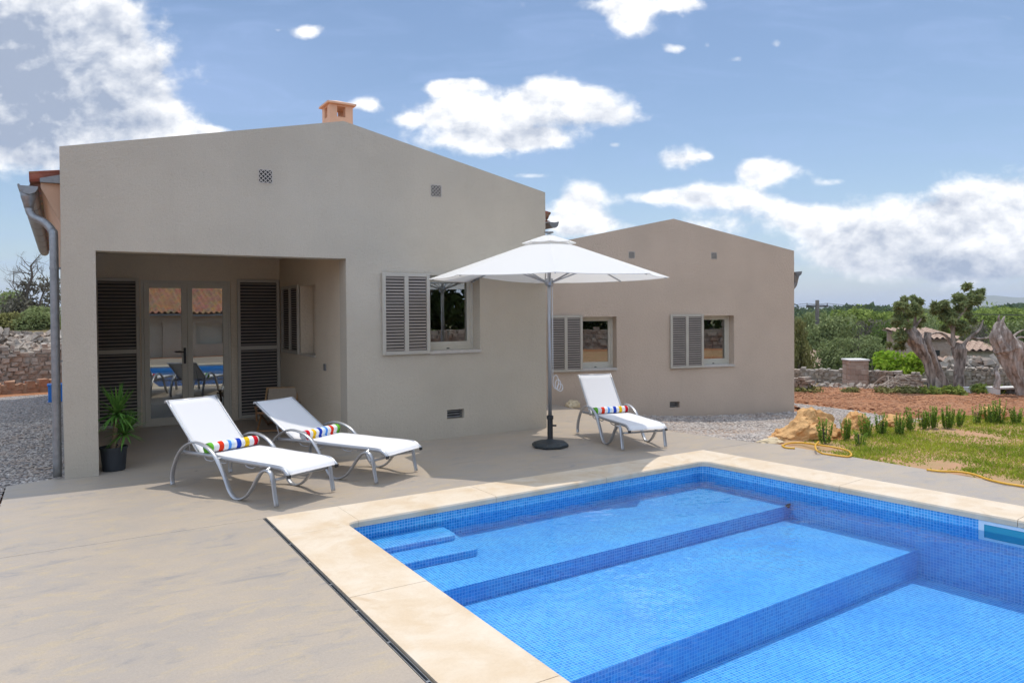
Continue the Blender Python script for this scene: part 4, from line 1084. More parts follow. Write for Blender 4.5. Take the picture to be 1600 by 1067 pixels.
for sd in (-1, 1):
    y = sd*.25; b.hexa([(-.02,y-.012,.26),(.03,y-.012,.26),(.03,y+.012,.26),(-.02,y+.012,.26),(-.46,y-.012,.74),(-.41,y-.012,.77),(-.41,y+.012,.77),(-.46,y+.012,.74)])
b.box(-.47, -.425, -.26, .26, .72, .76)
b.build('back_frame', 'palewood', dc, bevel=.003)
V = []
pth = spline([(-.43, 0, .745), (-.27, 0, .545), (-.07, 0, .33), (.12, 0, .27), (.35, 0, .33), (.51, 0, .408)], 5)
for p0, p1 in zip(pth[:-1], pth[1:]): V += [(p0.x, -.225, p0.z), (p0.x, .225, p0.z), (p1.x, .225, p1.z), (p1.x, -.225, p1.z)]
np_mesh('canvas_seat', V, 4, 'canvas', dc)
dc.scale = (.9, .9, .73)
# blue tub at the end of the left gravel path
b = MB(); b.prism([(-.13,-.16),(.13,-.16),(.13,.16),(-.13,.16)], 0, .34); b.box(-.145, .145, -.175, .175, .325, .36)
o = b.build('plastic_crate', 'blue', None, bevel=.012); o.location = (-.085, 17.0, -.04); tag(o, 'bright blue plastic crate beside the drainpipe at the far end of the gravel', 'crate')

# ------------------------------------------------------------------ rocks
def rock(name, loc, dims, seed, mat, label, rz=0, sub=4, rough=.32, cat='rock', group=None, flat=True):
    bm = bmesh.new(); bmesh.ops.create_icosphere(bm, subdivisions=sub, radius=1)
    for v in bm.verts:
        p = v.co.copy(); s_ = Vector((seed*3.1, seed*1.7, seed*.9))
        n1 = noise.fractal(p*1.1 + s_, 1.0, 2.0, 3); n2 = noise.cell(p*1.5 + s_); n3 = noise.fractal(p*4.2 + s_, .8, 2.1, 3)
        v.co = p*(1 + rough*n1 + .10*(n2-.5) + .09*n3)
        v.co = Vector((v.co.x*dims[0], v.co.y*dims[1], max(v.co.z, -.35)*dims[2]))
    me = bpy.data.meshes.new(name); bm.to_mesh(me); bm.free()
    o = link(me, name, mat, smooth=False); o.location = loc; o.rotation_euler = (0, 0, rz); tag(o, label, cat, group); return o
def boulder():
    # a wedge of ochre limestone: low nose to the left, peak in the middle, blunt right end
    bm = bmesh.new(); bmesh.ops.create_icosphere(bm, subdivisions=5, radius=1)
    for v in bm.verts:
        p = v.co.copy(); 
        x = p.x
        top = np.interp(x, [-1, -.72, -.35, -.02, .12, .55, .85, 1], [.05, .17, .37, .60, .60, .46, .36, .10])
        q_ = Vector((x*.60, p.y*.38, p.z*top if p.z > 0 else p.z*.12))
        s_ = Vector((4.3, 1.2, 7.7))
        n1 = noise.fractal(q_*3.2 + s_, 1.0, 2.0, 4); cell = noise.cell(q_*4.0 + s_)
        q_ += p*(.085*n1) + p*(.05*(cell-.5)) + p*(.03*noise.fractal(q_*11, .8, 2, 3))
        # hollow facing the camera
        hd = (q_ - Vector((.14, -.30, .33))).length
        if hd < .24: q_ += Vector((.02, .16, -.03))*(1-hd/.24)
        v.co = q_
    me = bpy.data.meshes.new('boulder'); bm.to_mesh(me); bm.free()
    o = link(me, 'boulder', 'rock'); return o
bo = boulder(); bo.location = (8.50, 6.30, -.06); bo.rotation_euler = (0, 0, R(-32)); bo.scale = (.93, .93, .72)
tag(bo, 'big craggy ochre boulder between the gravel and the lawn corner', 'boulder')
rock('flat_stone', (7.66, 6.22, -.02), (.17, .09, .07), 3.3, 'pale_rock', 'flat cream stone at the left foot of the big boulder', R(-20), 3)
rock('rock', (9.66, 6.36, .0), (.21, .16, .21), 5.1, 'rock', 'small orange rock behind the rosemary, right of the big boulder', .3, 4)
rock('rock', (10.35, 6.2, .0), (.34, .16, .12), 8.1, 'rock', 'long low orange rock behind the rosemary row, farther right than the rounded one', .1, 4)
rock('rock', (12.2, 5.75, .02), (.26, .18, .16), 9.7, 'rock', 'orange rock behind the last rosemary at the right edge', .1, 4)
rock('rock', (7.72, 10.55, .0), (.17, .12, .10), 2.2, 'pale_rock', 'yellow stone at the foot of the far house behind the parasol pole', .4, 3)
rock('rock', (9.05, 6.12, -.03), (.12, .08, .08), 12.2, 'rock', 'little stone wedged against the right end of the big boulder', .4, 3)

# garden hose
hs = MB(); P = [(1222,696),(1232,692.5),(1250,691.5),(1272,694),(1300,698),(1322,703),(1330,709),(1326,713),(1305,711),(1285,708),(1276,703),(1274,696),(1279,690)]
pts = []
for k, (px, py) in enumerate(P):
    z = .012 + (.035 if k in (10, 11, 12) else 0) + (.02 if k in (3, 4) else 0); p = onz(px, py, z); pts.append(p)
hs.tube(spline(pts, 6), .011, 8); P = [(1222,696),(1228,699),(1242,700)]; hs.tube(spline([onz(a, c, .012) for a, c in P], 5), .011, 8)
tag(hs.build('garden_hose', 'hose', None, smooth=True), 'yellow garden hose looped on the bare soil beside the boulder', 'hose')
hs = MB(); P = [(1448,733.5),(1470,736),(1500,737),(1522,741),(1545,749),(1570,755),(1600,760),(1640,770)]
hs.tube(spline([onz(a, c, .014) for a, c in P], 6), .011, 8); tag(hs.build('garden_hose', 'hose', None, smooth=True), 'yellow garden hose stretched along the edge of the lawn and terrace', 'hose')

# ------------------------------------------------------------------ lawn and rosemary
LAWN = [(7.62,6.15),(7.74,3.37),(8.56,-6),(30,-6),(24,4.5),(14.5,6.2),(11.5,6.35),(9.6,6.4),(8.5,6.25)]
sheet('lawn_soil', [(7.61,6.2),(7.745,3.37),(8.57,-6),(20,-6),(20,5.6),(14.5,6.3),(11.5,6.45),(9.6,6.5),(8.5,6.3)], 'lawnsoil', .014)
def grass(n):
    V = np.zeros((n*3, 3)); k = 0
    while k < n:
        x = 7.65 + 9.5*random.random()**1.3; y = random.uniform(1.0, 6.3)
        if not inpoly(x, y, LAWN): continue
        edge = x - (7.60 + (6.1-y)*.045)
        dn = noise.fractal(Vector((x*.9, y*.9, 3)), 1, 2, 4) + noise.noise(Vector((x*3.1, y*3.1, 9)))*.4
        if dn < random.uniform(-.78, -.12) + max(0, .80-edge)*1.1: continue
        h = random.uniform(.014, .045) * (1.35 if dn > .2 else .8); a = random.uniform(0, 6.28); w_ = random.uniform(.006, .014); le = random.uniform(.2, 1.3)*h; b_ = random.uniform(0, 6.28)
        z = gzs(x, y) + .008
        V[k*3] = (x-math.cos(a)*w_, y-math.sin(a)*w_, z); V[k*3+1] = (x+math.cos(a)*w_, y+math.sin(a)*w_, z); V[k*3+2] = (x+math.cos(b_)*le, y+math.sin(b_)*le, z+h); k += 1
    o = np_mesh('grass', V, 3, 'grass'); tag(o, 'patchy yellowish green lawn beyond the terrace', 'grass', None, 'stuff')
grass(110000)
def rosemary(seed, h, n):
    rr = random.Random(seed); V = []
    for s_ in range(n):
        a = rr.uniform(0, 6.28); r = .075*math.sqrt(rr.random()); hh = h*rr.uniform(.55, 1.0); lx, ly = math.cos(a)*r*1.3, math.sin(a)*r*1.3
        b0 = Vector((math.cos(a)*r*.7, math.sin(a)*r*.7, 0)); t0 = b0 + Vector((lx*.5, ly*.5, hh))
        for k in range(int(52*hh/h)):
            t = rr.uniform(.08, 1); p = b0.lerp(t0, t); az = rr.uniform(0, 6.28); d = Vector((math.cos(az), math.sin(az), rr.uniform(.4, 1.4))).normalized()*.036*(1.15-.5*t)
            s2 = d.cross(Vector((0, 0, 1))).normalized()*.0062
            V += [p-s2, p+s2, p+d+s2*.4, p+d-s2*.4]
    return [tuple(v) for v in V]
RM = [(1289,693.6,38),(1321.7,687.4,33),(1343.7,697,30),(1353.3,682,32),(1377.4,679,33),(1404.7,679.5,33),(1422,673.5,34),(1443,670.5,28),(1457,669.7,33),(1480.5,669.7,34),(1497,666,26),(1525.4,662,29),(1548,661.5,28),(1560,661.5,35),(1587.6,661.5,25)]
RL = ['right in front of the big boulder','between the big boulder and the small orange rock','thin and nearest the lawn, in front of the small orange rock','just right of the small orange rock','with spreading stems, fifth from the boulder','sixth from the boulder','slender pointed one, seventh from the boulder','eighth from the boulder, touching its taller neighbour','tall pointed one, ninth from the boulder','bushiest of the row, tenth from the boulder','flat topped one, eleventh from the boulder','narrow one standing alone, fourth from the right end','third from the right end','tallest near the right end, second from last','last one at the right edge by the orange rock']
for k, ((px, py, hp), lb) in enumerate(zip(RM, RL)):
    p = onz(px, py, -.02); dist = (p - CAMP).dot(Fv); h = hp/F_PX*dist*1.12
    t = empty('rosemary_bush', (p.x, p.y, gzs(p.x, p.y)+.005), 0, 'upright young rosemary bush ' + lb, 'shrub', 'rosemary row along the lawn')
    thin = k in (2, 11)
    np_mesh('foliage', rosemary(100+k, h, 7 if thin else random.randint(14, 22) + (8 if k == 9 else 0)), 4, 'rosemary', t)
    b = MB()
    for j in range(4): a_ = j*1.6; b.tube([(0, 0, -.02), (.03*math.cos(a_), .03*math.sin(a_), h*.6)], .004, 5)
    b.build('stem', 'twig', t)

# ------------------------------------------------------------------ dry stone walls
def stone_wall(name, pts, h, th, mat, label, size=.22, cap=True, jit=.3, hole=0):
    "random rubble stones laid in rough courses along a line of (x,y,base z, height)"
    m_ = MB(); rr = random.Random(len(pts)*7 + int(h*100) + len(label))
    P = [Vector(p) for p in pts]
    for a, c in zip(P[:-1], P[1:]):
        d = c - a; L_ = d.xy.length; e = Vector((d.x, d.y, 0)).normalized(); n_ = Vector((-e.y, e.x, 0))
        z = 0
        while z < h*1.02:
            hh = size*rr.uniform(.55, .95); s = rr.uniform(-.5, 0)*size
            while s < L_:
                w_ = size*rr.uniform(.55, 2.0); t = max(0, min(1, (s+w_/2)/L_)); b0 = a.z + d.z*t
                if not (z > h*.75 and rr.random() < .28):
                    c0 = a + e*(s+w_/2) + Vector((0, 0, b0 - a.z + z + hh*rr.uniform(.3, .7) - .05)); hw_, hh_, ht = w_*.47, hh*.47, th/2*rr.uniform(.85, 1.08)
                    v = []
                    for zz in (-1, 1):
                        for sx, sy in ((-1, -1), (1, -1), (1, 1), (-1, 1)):
                            v.append(tuple(c0 + e*(sx*hw_*rr.uniform(1-jit, 1)) + n_*(sy*ht*rr.uniform(.86, 1)) + Vector((0, 0, zz*hh_*rr.uniform(1-jit*.8, 1.05)))))
                    m_.hexa(v)
                s += w_
            z += hh
        # core
        q_ = [a - n_*th*.36, c - n_*th*.36, c + n_*th*.36, a + n_*th*.36]
        m_.hexa([tuple(p + Vector((0, 0, -.15))) for p in q_] + [tuple(p + Vector((0, 0, h*.86))) for p in q_])
    o = m_.build(name, mat, None); tag(o, label, 'wall'); return o
def heap(name, pts, n, size, mat, label, spread, hmax, kind=None, cat='rubble'):
    m_ = MB(); rr = random.Random(n)
    P = [Vector(p) for p in pts]
    for k in range(n):
        t = rr.random()*(len(P)-1); i = int(t); c = P[i].lerp(P[i+1], t-i); u = rr.uniform(-1, 1)
        e = (P[i+1]-P[i]).normalized(); n_ = Vector((-e.y, e.x, 0))
        z = hmax*(1-abs(u))*rr.random()**.5
        c = c + n_*u*spread + Vector((0, 0, z)); s_ = size*rr.uniform(.5, 1.5); M_ = Matrix.Rotation(rr.uniform(0, 6), 3, Vector((rr.random()-.5, rr.random()-.5, rr.random())).normalized())
        m_.hexa([tuple(c + M_ @ Vector((x*s_*rr.uniform(.6, 1), y*s_*.7*rr.uniform(.6, 1), zz*s_*.42*rr.uniform(.6, 1)))) for zz in (-1, 1) for x, y in ((-1, -1), (1, -1), (1, 1), (-1, 1))])
    o = m_.build(name, mat, None); tag(o, label, cat, None, kind); return o
# left: rust coloured kerb wall, dry wall and rubble bank behind it
stone_wall('stone_wall', [(-9, 18.4, -.05), (-1.2, 19.3, -.05), (6, 20.2, -.05)], .24, .35, 'ruststone', 'low rust brown stone wall at the end of the left gravel path', .20, jit=.5)
stone_wall('stone_wall', [(-10, 20.6, -.05), (-1.2, 21.2, -.05), (6, 21.8, -.05)], .95, .5, 'drystone', 'grey dry stone wall behind the low rust brown wall', .13, jit=.45)
heap('rubble_bank', [(-11, 22.6, .55), (-4, 22.9, .62), (-1.5, 23.2, .56), (0, 23.3, .45), (6, 23.6, .4)], 2400, .12, 'drystone', 'heap of loose grey rubble on top of the left dry stone wall', 1.3, .75)
# right
def gp(px, D, dz=0): x, y = at(px, D); return (x, y, gzs(x, y)+dz)
stone_wall('stone_wall', [gp(1190, 26), gp(1262, 25.3), gp(1328, 24.6)], .52, .5, 'drystone', 'grey dry stone wall left of the stone gate pillar', .125, jit=.5)
stone_wall('stone_wall', [gp(1200, 20.6), gp(1243, 20.4), gp(1262, 20.1)], .42, .4, 'drystone', 'short stone wall end beside the right corner of the far house', .125, jit=.5)
pl = empty('gate_pillar', gp(1336.5, 22.9, -.05), AX - PI/2, 'square stone gate pillar with a flat top at the field entrance', 'pillar')
rr = random.Random(5); m_ = MB(); z = 0
while z < .78:
    hh = rr.uniform(.10, .17); x = -.29
    while x < .27:
        w_ = min(rr.uniform(.14, .28), .29-x)
        for y0, y1 in ((-.29, .0), (.0, .29)):
            m_.box(x+.006, x+w_-.006, y0+rr.uniform(0, .02), y1-rr.uniform(0, .02), z+.005, z+hh-.005)
        x += w_
    z += hh
m_.box(-.265, .265, -.265, .265, 0, z); m_.build('masonry', 'pillarstone', pl, bevel=.012); 
b = MB(); b.box(-.31, .31, -.31, .31, z+.002, z+.05); b.build('cap_slab', 'white', pl, bevel=.01)
stone_wall('stone_wall', [gp(1352, 23.4), gp(1400, 22.6), gp(1440, 22.2)], .46, .45, 'drystone', 'low dry stone wall right of the gate pillar behind dead branches', .125, jit=.5)
stone_wall('stone_wall', [gp(1440, 25.5), gp(1520, 24.6), gp(1640, 23.6), gp(1760, 22.8)], .62, .5, 'drystone', 'broken stone wall behind the hollow olive trunks at far right', .125, jit=.5)
heap('rubble_heap', [gp(1475, 26), gp(1530, 25.2), gp(1640, 24.2)], 420, .19, 'drystone', 'spilled pile of pale rubble behind the olive stumps', .9, .95)
heap('rubble_heap', [gp(1250, 22), gp(1300, 21.8), gp(1380, 21.4), gp(1440, 20.8)], 110, .085, 'drystone', 'scattered stones along the far edge of the red earth', .5, .08)
# dead branches lying against the wall
b = MB(); rr = random.Random(3)
for k in range(16):
    p = Vector(gp(rr.uniform(1362, 1405), 21.4+rr.uniform(-.4, .4), .08)); q_ = Vector(gp(rr.uniform(1385, 1442), 21.2+rr.uniform(-.4, .4), rr.uniform(.02, .35)))
    mid = (p+q_)/2 + Vector((0, 0, rr.uniform(.05, .25))); b.tube(spline([p, mid, q_], 4), [.018-.0016*i for i in range(9)], 5)
tag(b.build('dead_branches', 'dead', None), 'tangle of dry grey branches leaning on the low wall right of the pillar', 'branches')
# white cement blocks
def block(px, D, w_, d_, h, hollow, label):
    x, y = at(px, D); b = MB()
    if hollow:
        b.box(-w_/2, -w_/2+.14, -d_/2, d_/2, 0, h); b.box(w_/2-.08, w_/2, -d_/2, d_/2, 0, h); b.box(-w_/2, w_/2, -d_/2, d_/2, h+.002, h+.045); b.box(-w_/2+.14, w_/2-.08, d_/2-.05, d_/2, 0, h)
    else: b.box(-w_/2, w_/2, -d_/2, d_/2, 0, h)
    o = b.build('cement_block', 'white', None, bevel=.006); o.location = (x, y, gzs(x, y)-.01); o.rotation_euler = (0, 0, AX-PI/2+R(4)); tag(o, label, 'block')
block(1520, 20.3, .34, .3, .16, False, 'small white cement block beneath the middle olive stump')
block(1569, 19.6, .78, .4, .17, True, 'hollow white cement block in front of the right-hand olive trunk')

# ------------------------------------------------------------------ trees
def leaves(blobs, n, size, rng, elong=1.8, shell=.35):
    B = np.array(blobs, float); wts = (B[:, 3]*B[:, 4]*B[:, 5])**.67; wts /= wts.sum()
    k = rng.choice(len(B), n, p=wts); d = rng.normal(size=(n, 3)); d /= np.linalg.norm(d, axis=1)[:, None]
    r = (shell + (1-shell)*rng.random(n))**.6 * (1 + .18*rng.normal(size=n).clip(-1.5, 1.5)*.6)
    c = B[k, :3] + d*r[:, None]*B[k, 3:6]
    nrm = d*.6 + rng.normal(size=(n, 3))*.6 + np.array([0, 0, .45]); nrm /= np.linalg.norm(nrm, axis=1)[:, None]
    t = np.cross(nrm, rng.normal(size=(n, 3))); t /= np.linalg.norm(t, axis=1)[:, None]; bt = np.cross(nrm, t)
    s = size*(.6+.8*rng.random(n))[:, None]
    V = np.stack([c - t*s*elong*.5, c - bt*s*.5*.8 + t*s*.1, c + t*s*elong*.5, c + bt*s*.5*.8 + t*s*.1], 1).reshape(-1, 3)
    return V
def branchy(mb, p, d, L_, r, depth, rng, spread=.6, tips=None, up=.15):
    p = Vector(p); d = Vector(d).normalized(); pts = [p]; rs = [r]; q_ = p.copy(); dd = d.copy()
    for k in range(4):
        dd = (dd + Vector(rng.normal(size=3))*.22 + Vector((0, 0, up*.3))).normalized(); q_ = q_ + dd*L_/4; pts.append(q_.copy()); rs.append(r*(1-.16*(k+1)))
    mb.tube(pts, rs, 6 if depth > 1 else 4)
    if depth == 0:
        if tips is not None: tips.append(q_)
        return
    for k in range(3 if depth > 1 else 4):
        i = rng.integers(1, 5); nd = (dd + Vector(rng.normal(size=3))*spread + Vector((0, 0, up))).normalized()
        branchy(mb, pts[i], nd, L_*rng.uniform(.5, .75), rs[i]*.6, depth-1, rng, spread, tips, up)
def make_tree(seed, mat, W_, H, trunk_h, nl, ls, dense=9, low=.25, trunk='bark'):
    "prototype meshes: (crown, trunk); base at the origin"
    rng = np.random.default_rng(seed); blobs = []
    for k in range(dense):
        a = rng.uniform(0, 2*PI); r = W_*.5*math.sqrt(rng.random())*.72; z = trunk_h*low + (H - trunk_h*low)*rng.uniform(.18, .82)
        s = W_*rng.uniform(.15, .27); blobs.append((math.cos(a)*r, math.sin(a)*r, z, s, s, s*rng.uniform(.65, .95)))
    blobs.append((0, 0, H*.82, W_*.2, W_*.2, H*.15))
    V = leaves(blobs, nl, ls, rng)
    V[:, 2] = np.maximum(V[:, 2], .05)
    m_ = MB(); pts = spline([(0, 0, -.3), (.05*W_*rng.normal()*.5, .0, trunk_h*.5), (.0, .03*W_, trunk_h)], 3); m_.tube(pts, [W_*.032*(1.25-.07*i) for i in range(len(pts))], 8)
    for bl in blobs[:6]: m_.tube(spline([(0, .03*W_, trunk_h*.92), ((bl[0])*.5, bl[1]*.5, (trunk_h+bl[2])/2), bl[:3]], 3), [W_*.015*(1-.11*i) for i in range(7)], 5)
    return V, m_
PROTO = {}
def tree(kind, x, y, z, s, rz, label, cat='tree', group=None, name='tree', sz=None):
    if kind not in PROTO:
        V, m_ = make_tree(*KINDS[kind][:-1], **KINDS[kind][-1])
        t = empty(name); cr_ = np_mesh('crown', V, 4, KINDS[kind][1], t); tk = m_.build('trunk', 'bark', t, smooth=True)
        PROTO[kind] = (cr_.data, tk.data); 
    else:
        t = empty(name); a, c = PROTO[kind]
        for nm, me in (('crown', a), ('trunk', c)):
            o = bpy.data.objects.new(nm, me); COL.objects.link(o); o.parent = t
    t.location = (x, y, z); t.rotation_euler = (0, 0, rz); t.scale = (s, s, sz or s); tag(t, label, cat, group); return t
KINDS = {  # seed, material, width, height, trunk height, leaves, leaf size
 'olive_a': (1, 'olive', 4.0, 3.4, 1.1, 5200, .13, dict(dense=13)),
 'olive_b': (2, 'olive', 4.4, 3.0, .9, 5200, .13, dict(dense=14)),
 'carob':   (3, 'carob', 5.0, 3.8, 1.0, 6000, .14, dict(dense=15, low=.0)),
 'almond':  (4, 'almond', 4.0, 3.6, 1.3, 4600, .14, dict(dense=11)),
 'scrub':   (5, 'scrub', 3.0, 2.2, .4, 4200, .11, dict(dense=13, low=.0)),
 'grey':    (6, 'greyscrub', 3.2, 2.4, .5, 3600, .10, dict(dense=11, low=.0)),
 'bush':    (8, 'olive', 3.0, 2.3, .3, 5200, .10, dict(dense=15, low=.0)),
 'tall':    (9, 'carob', 7.0, 8.0, 1.0, 8000, .26, dict(dense=22, low=.0)),
}
GB = 'trees and bushes beyond the field'
TL = [ # kind, column, distance, column half-width px, top row px, label
 ('bush', 1372-60, 29, 34, 524, 'rounded grey green olive bush directly behind the stone gate pillar'),
 ('bush', 1362, 31, 34, 521, 'olive bush to the right of the pillar, beside the bright green vine'),
 ('scrub', 1248, 27, 22, 492, 'yellowish feathery shrub against the far house corner'),
 ('olive_a', 1300, 40, 44, 487, 'broad olive tree right behind the utility pole'),
 ('grey', 1356, 42, 40, 493, 'greyish brown tree between the pole and the twin trunked stump'),
 ('carob', 1392, 40, 34, 497, 'dark green carob behind the bright vine'),
 ('olive_b', 1268, 55, 30, 486, 'pale olive tree just left of the utility pole'),
 ('almond', 1335, 60, 44, 481, 'fresh green almond tree in the middle distance behind the olive bushes'),
 ('almond', 1410, 62, 40, 483, 'light green tree above the dark carob, middle distance'),
 ('carob', 1288, 75, 36, 483, 'dark rounded tree on the skyline right of the pole top'),
 ('olive_b', 1440, 45, 30, 497, 'olive tree behind the small farmhouse roof'),
 ('almond', 1482, 48, 36, 494, 'green bush behind the middle olive stump'),
 ('grey', 1530, 40, 36, 500, 'leafless grey thicket between the middle and right stumps'),
 ('olive_a', 1590, 44, 40, 496, 'olive bush behind the right-hand hollow trunk'),
 ('bush', 1545, 33, 30, 535, 'low green bush above the tiled hut, left of the right-hand trunk'),
 ('almond', 1570, 85, 44, 478, 'bright green field tree at the right skyline'),
 ('carob', 1505, 95, 44, 479, 'dark carob on the skyline behind the middle stump crown'),
 ('carob', 1610, 110, 60, 474, 'dark trees rising at the right edge of the skyline'),
 ('olive_b', 1450, 100, 50, 481, 'dull green tree on the skyline between the two old olives'),
 ('almond', 1540, 70, 34, 484, 'small rounded green tree in the brown field at right'),
 ('carob', 1380, 100, 44, 480, 'dark tree on the skyline above the bright vine'),
 ('olive_a', 1235, 36, 26, 500, 'olive tree peeping out behind the right corner of the far house'),
]
for k, (kd, px, Dd, hw_, top, lb) in enumerate(TL):
    x, y = at(px, Dd); z = gzs(x, y); hor = 473 + (2672-px)*math.tan(ROLL)
    H = CAM_H + (hor-top)/F_PX*Dd - z; K = KINDS[kd]
    s = 2*hw_/F_PX*Dd/K[2]*1.05; szz = H/K[3]*1.0
    tree(kd, x, y, z, s, k*1.3, lb, 'bush' if kd in ('bush', 'scrub') else 'tree', GB, 'bush' if kd in ('bush', 'scrub') else 'tree', szz)
# bright vine
x, y = at(1392, 24.2); t = empty('vine_bush', (x, y, gzs(x, y)), 0, 'bright yellow green vine bush behind the low wall right of the pillar', 'bush')
rng = np.random.default_rng(41); bl = [(rng.uniform(-.75, .75), rng.uniform(-.4, .4), rng.uniform(.35, .95), .32, .32, .26) for k in range(14)]
np_mesh('foliage', leaves(bl, 2400, .11, rng, 1.2), 4, 'vine', t); t.rotation_euler = (0, 0, AX-PI/2)
b = MB()
for k in range(6): b.tube([(-.5+.2*k, 0, -.1), (-.6+.24*k, .05, .7)], .02, 6)
b.build('stem', 'twig', t)

# old olive stumps
def gnarl(pts, rs, seed, n=18, flute=.22):
    m_ = MB(); P = spline(pts, 6); rr = np.interp(np.linspace(0, 1, len(P)), np.linspace(0, 1, len(rs)), rs)
    V = []; rings = []
    for i, p in enumerate(P):
        t = (P[min(i+1, len(P)-1)] - P[max(i-1, 0)]).normalized(); a = Vector((1, 0, 0)); a = (a - t*a.dot(t)).normalized(); b_ = t.cross(a)
        for k in range(n):
            an = 2*PI*k/n; v = Vector((math.cos(an)*1.3, math.sin(an)*1.3, i*.11 + seed*5))
            f = 1 + flute*noise.noise(v*1.6) + flute*.6*math.sin(an*4 + i*.16 + seed) + .14*noise.noise(v*4.5)
            V.append(tuple(p + (a*math.cos(an) + b_*math.sin(an))*rr[i]*f))
    m_.V = V; L_ = len(P)
    for i in range(L_-1):
        for k in range(n): m_.F.append((i*n+k, i*n+(k+1) % n, (i+1)*n+(k+1) % n, (i+1)*n+k))
    m_.F += [tuple(reversed(range(n))), tuple((L_-1)*n+k for k in range(n))]
    return m_
def cp(px, py, D):
    "point seen at column px,row py at distance D ahead"
    return CAMP + ray(px, py)*D
def rel(o, pts): return [Vector(p) - o for p in pts]
D1 = 19.8; o1 = Vector(gp(1455, D1, -.05)); t1 = empty('old_olive_tree', o1, 0, 'ancient leaning twin trunked olive, left of the old stumps, leafy at its left', 'tree')
gnarl(rel(o1, [cp(1464, 612, D1), cp(1456, 590, D1), cp(1449, 566, D1), cp(1438, 545, D1), cp(1428, 528, D1), cp(1422, 512, D1)]), [.62*q for q in [.36, .20, .19, .27, .30, .16]], 1.0).build('trunk', 'bark', t1)
gnarl(rel(o1, [cp(1476, 603, D1+.5), cp(1466, 580, D1+.5), cp(1457, 556, D1+.4), cp(1449, 535, D1+.3), cp(1450, 519, D1+.3)]), [.62*q for q in [.21, .17, .15, .14, .12]], 2.0).build('trunk', 'bark', t1)
def foliage_at(parent, o, spec, D, n, ls, seed, mat):
    rng = np.random.default_rng(seed); bl = []
    for (px, py, r_) in spec: c = cp(px, py, D + rng.uniform(-.4, .4)) - o; rad = r_/F_PX*D; bl.append((c.x, c.y, c.z, rad, rad, rad*.85))
    bl2 = []
    for b_ in bl:
        for q_ in range(4):
            o_ = rng.normal(size=3)*b_[3]*.62; bl2.append((b_[0]+o_[0], b_[1]+o_[1], b_[2]+o_[2], b_[3]*.48, b_[4]*.48, b_[5]*.5))
    np_mesh('crown', leaves(bl2, int(n*.95), ls*.95, rng, 2.8, .0), 4, mat, parent)
foliage_at(t1, o1, [(1408,482,11),(1418,472,10),(1432,474,11),(1402,496,9),(1426,492,12),(1440,500,8),(1412,510,9),(1404,525,10),(1398,535,8),(1412,532,8),(1434,486,8)], D1+.3, 4600, .075, 11, 'olive')
b = MB()
for pts in ([(1425,520),(1418,500),(1410,484)], [(1428,520),(1430,498),(1430,478)], [(1424,522),(1410,518),(1403,528)], [(1424,520),(1434,505),(1440,498)]): b.tube(spline(rel(o1, [cp(a, c, D1+.3) for a, c in pts]), 4), [.05-.004*i for i in range(9)], 6)
b.build('limb', 'bark', t1)
D2 = 21.0; o2 = Vector(gp(1500, D2, -.05)); t2 = empty('old_olive_tree', o2, 0, 'pollarded olive stump in the middle with spreading limbs and a tufted crown', 'tree')
gnarl(rel(o2, [cp(1499, 604, D2), cp(1498, 585, D2), cp(1500, 562, D2), cp(1498, 545, D2), cp(1500, 537, D2)]), [.62*q for q in [.26, .20, .22, .30, .22]], 3.0).build('trunk', 'bark', t2)
b = MB()
for pts, r0 in (([(1490,542),(1489,520),(1494,495),(1500,470)], .07), ([(1488,540),(1478,525),(1466,520),(1452,523)], .05), ([(1506,540),(1514,528),(1530,529),(1552,527)], .05), ([(1504,540),(1516,527),(1530,515),(1536,500)], .05), ([(1490,520),(1484,505),(1474,490)], .045), ([(1494,500),(1510,480),(1514,465)], .045), ([(1489,525),(1486,512),(1480,508)], .045)):
    P = spline(rel(o2, [cp(a, c, D2) for a, c in pts]), 4); b.tube(P, list(np.linspace(r0, r0*.4, len(P))), 7)
b.build('limb', 'paletrunk', t2)
foliage_at(t2, o2, [(1502,463,13),(1517,462,12),(1496,474,9),(1522,474,11),(1475,478,13),(1464,488,10),(1484,490,12),(1490,502,10),(1478,504,9),(1512,492,11),(1508,508,9),(1500,515,8),(1462,478,8)], D2, 5600, .075, 12, 'olive')
D3 = 19.2; o3 = Vector(gp(1592, D3, -.05)); t3 = empty('old_olive_tree', o3, 0, 'bare silver grey hollow olive trunk leaning at the right edge', 'tree')
gnarl(rel(o3, [cp(1604, 612, D3), cp(1590, 590, D3), cp(1580, 565, D3), cp(1575, 545, D3), cp(1566, 528, D3), cp(1562, 512, D3), cp(1564, 502, D3)]), [.78*q for q in [.30, .20, .27, .38, .32, .22, .08]], 4.0, flute=.3).build('trunk', 'paletrunk', t3)
gnarl(rel(o3, [cp(1612, 608, D3+.3), cp(1606, 585, D3+.3), cp(1600, 560, D3+.2), cp(1592, 545, D3+.1), cp(1582, 535, D3)]), [.78*q for q in [.24, .22, .26, .25, .20]], 5.0).build('trunk', 'paletrunk', t3)
gnarl(rel(o3, [cp(1556, 606, D3-.2), cp(1560, 592, D3-.2), cp(1556, 580, D3-.1), cp(1560, 572, D3)]), [.62*q for q in [.13, .09, .08, .05]], 6.0, 12).build('root', 'paletrunk', t3)
b = MB()
for pts in ([(1580,535),(1592,527),(1604,528)], [(1578,530),(1590,520),(1600,515)], [(1563,505),(1560,498),(1562,492)], [(1565,505),(1568,498),(1570,494)]): P = spline(rel(o3, [cp(a, c, D3) for a, c in pts]), 4); b.tube(P, list(np.linspace(.045, .012, len(P))), 6)
b.build('limb', 'paletrunk', t3)
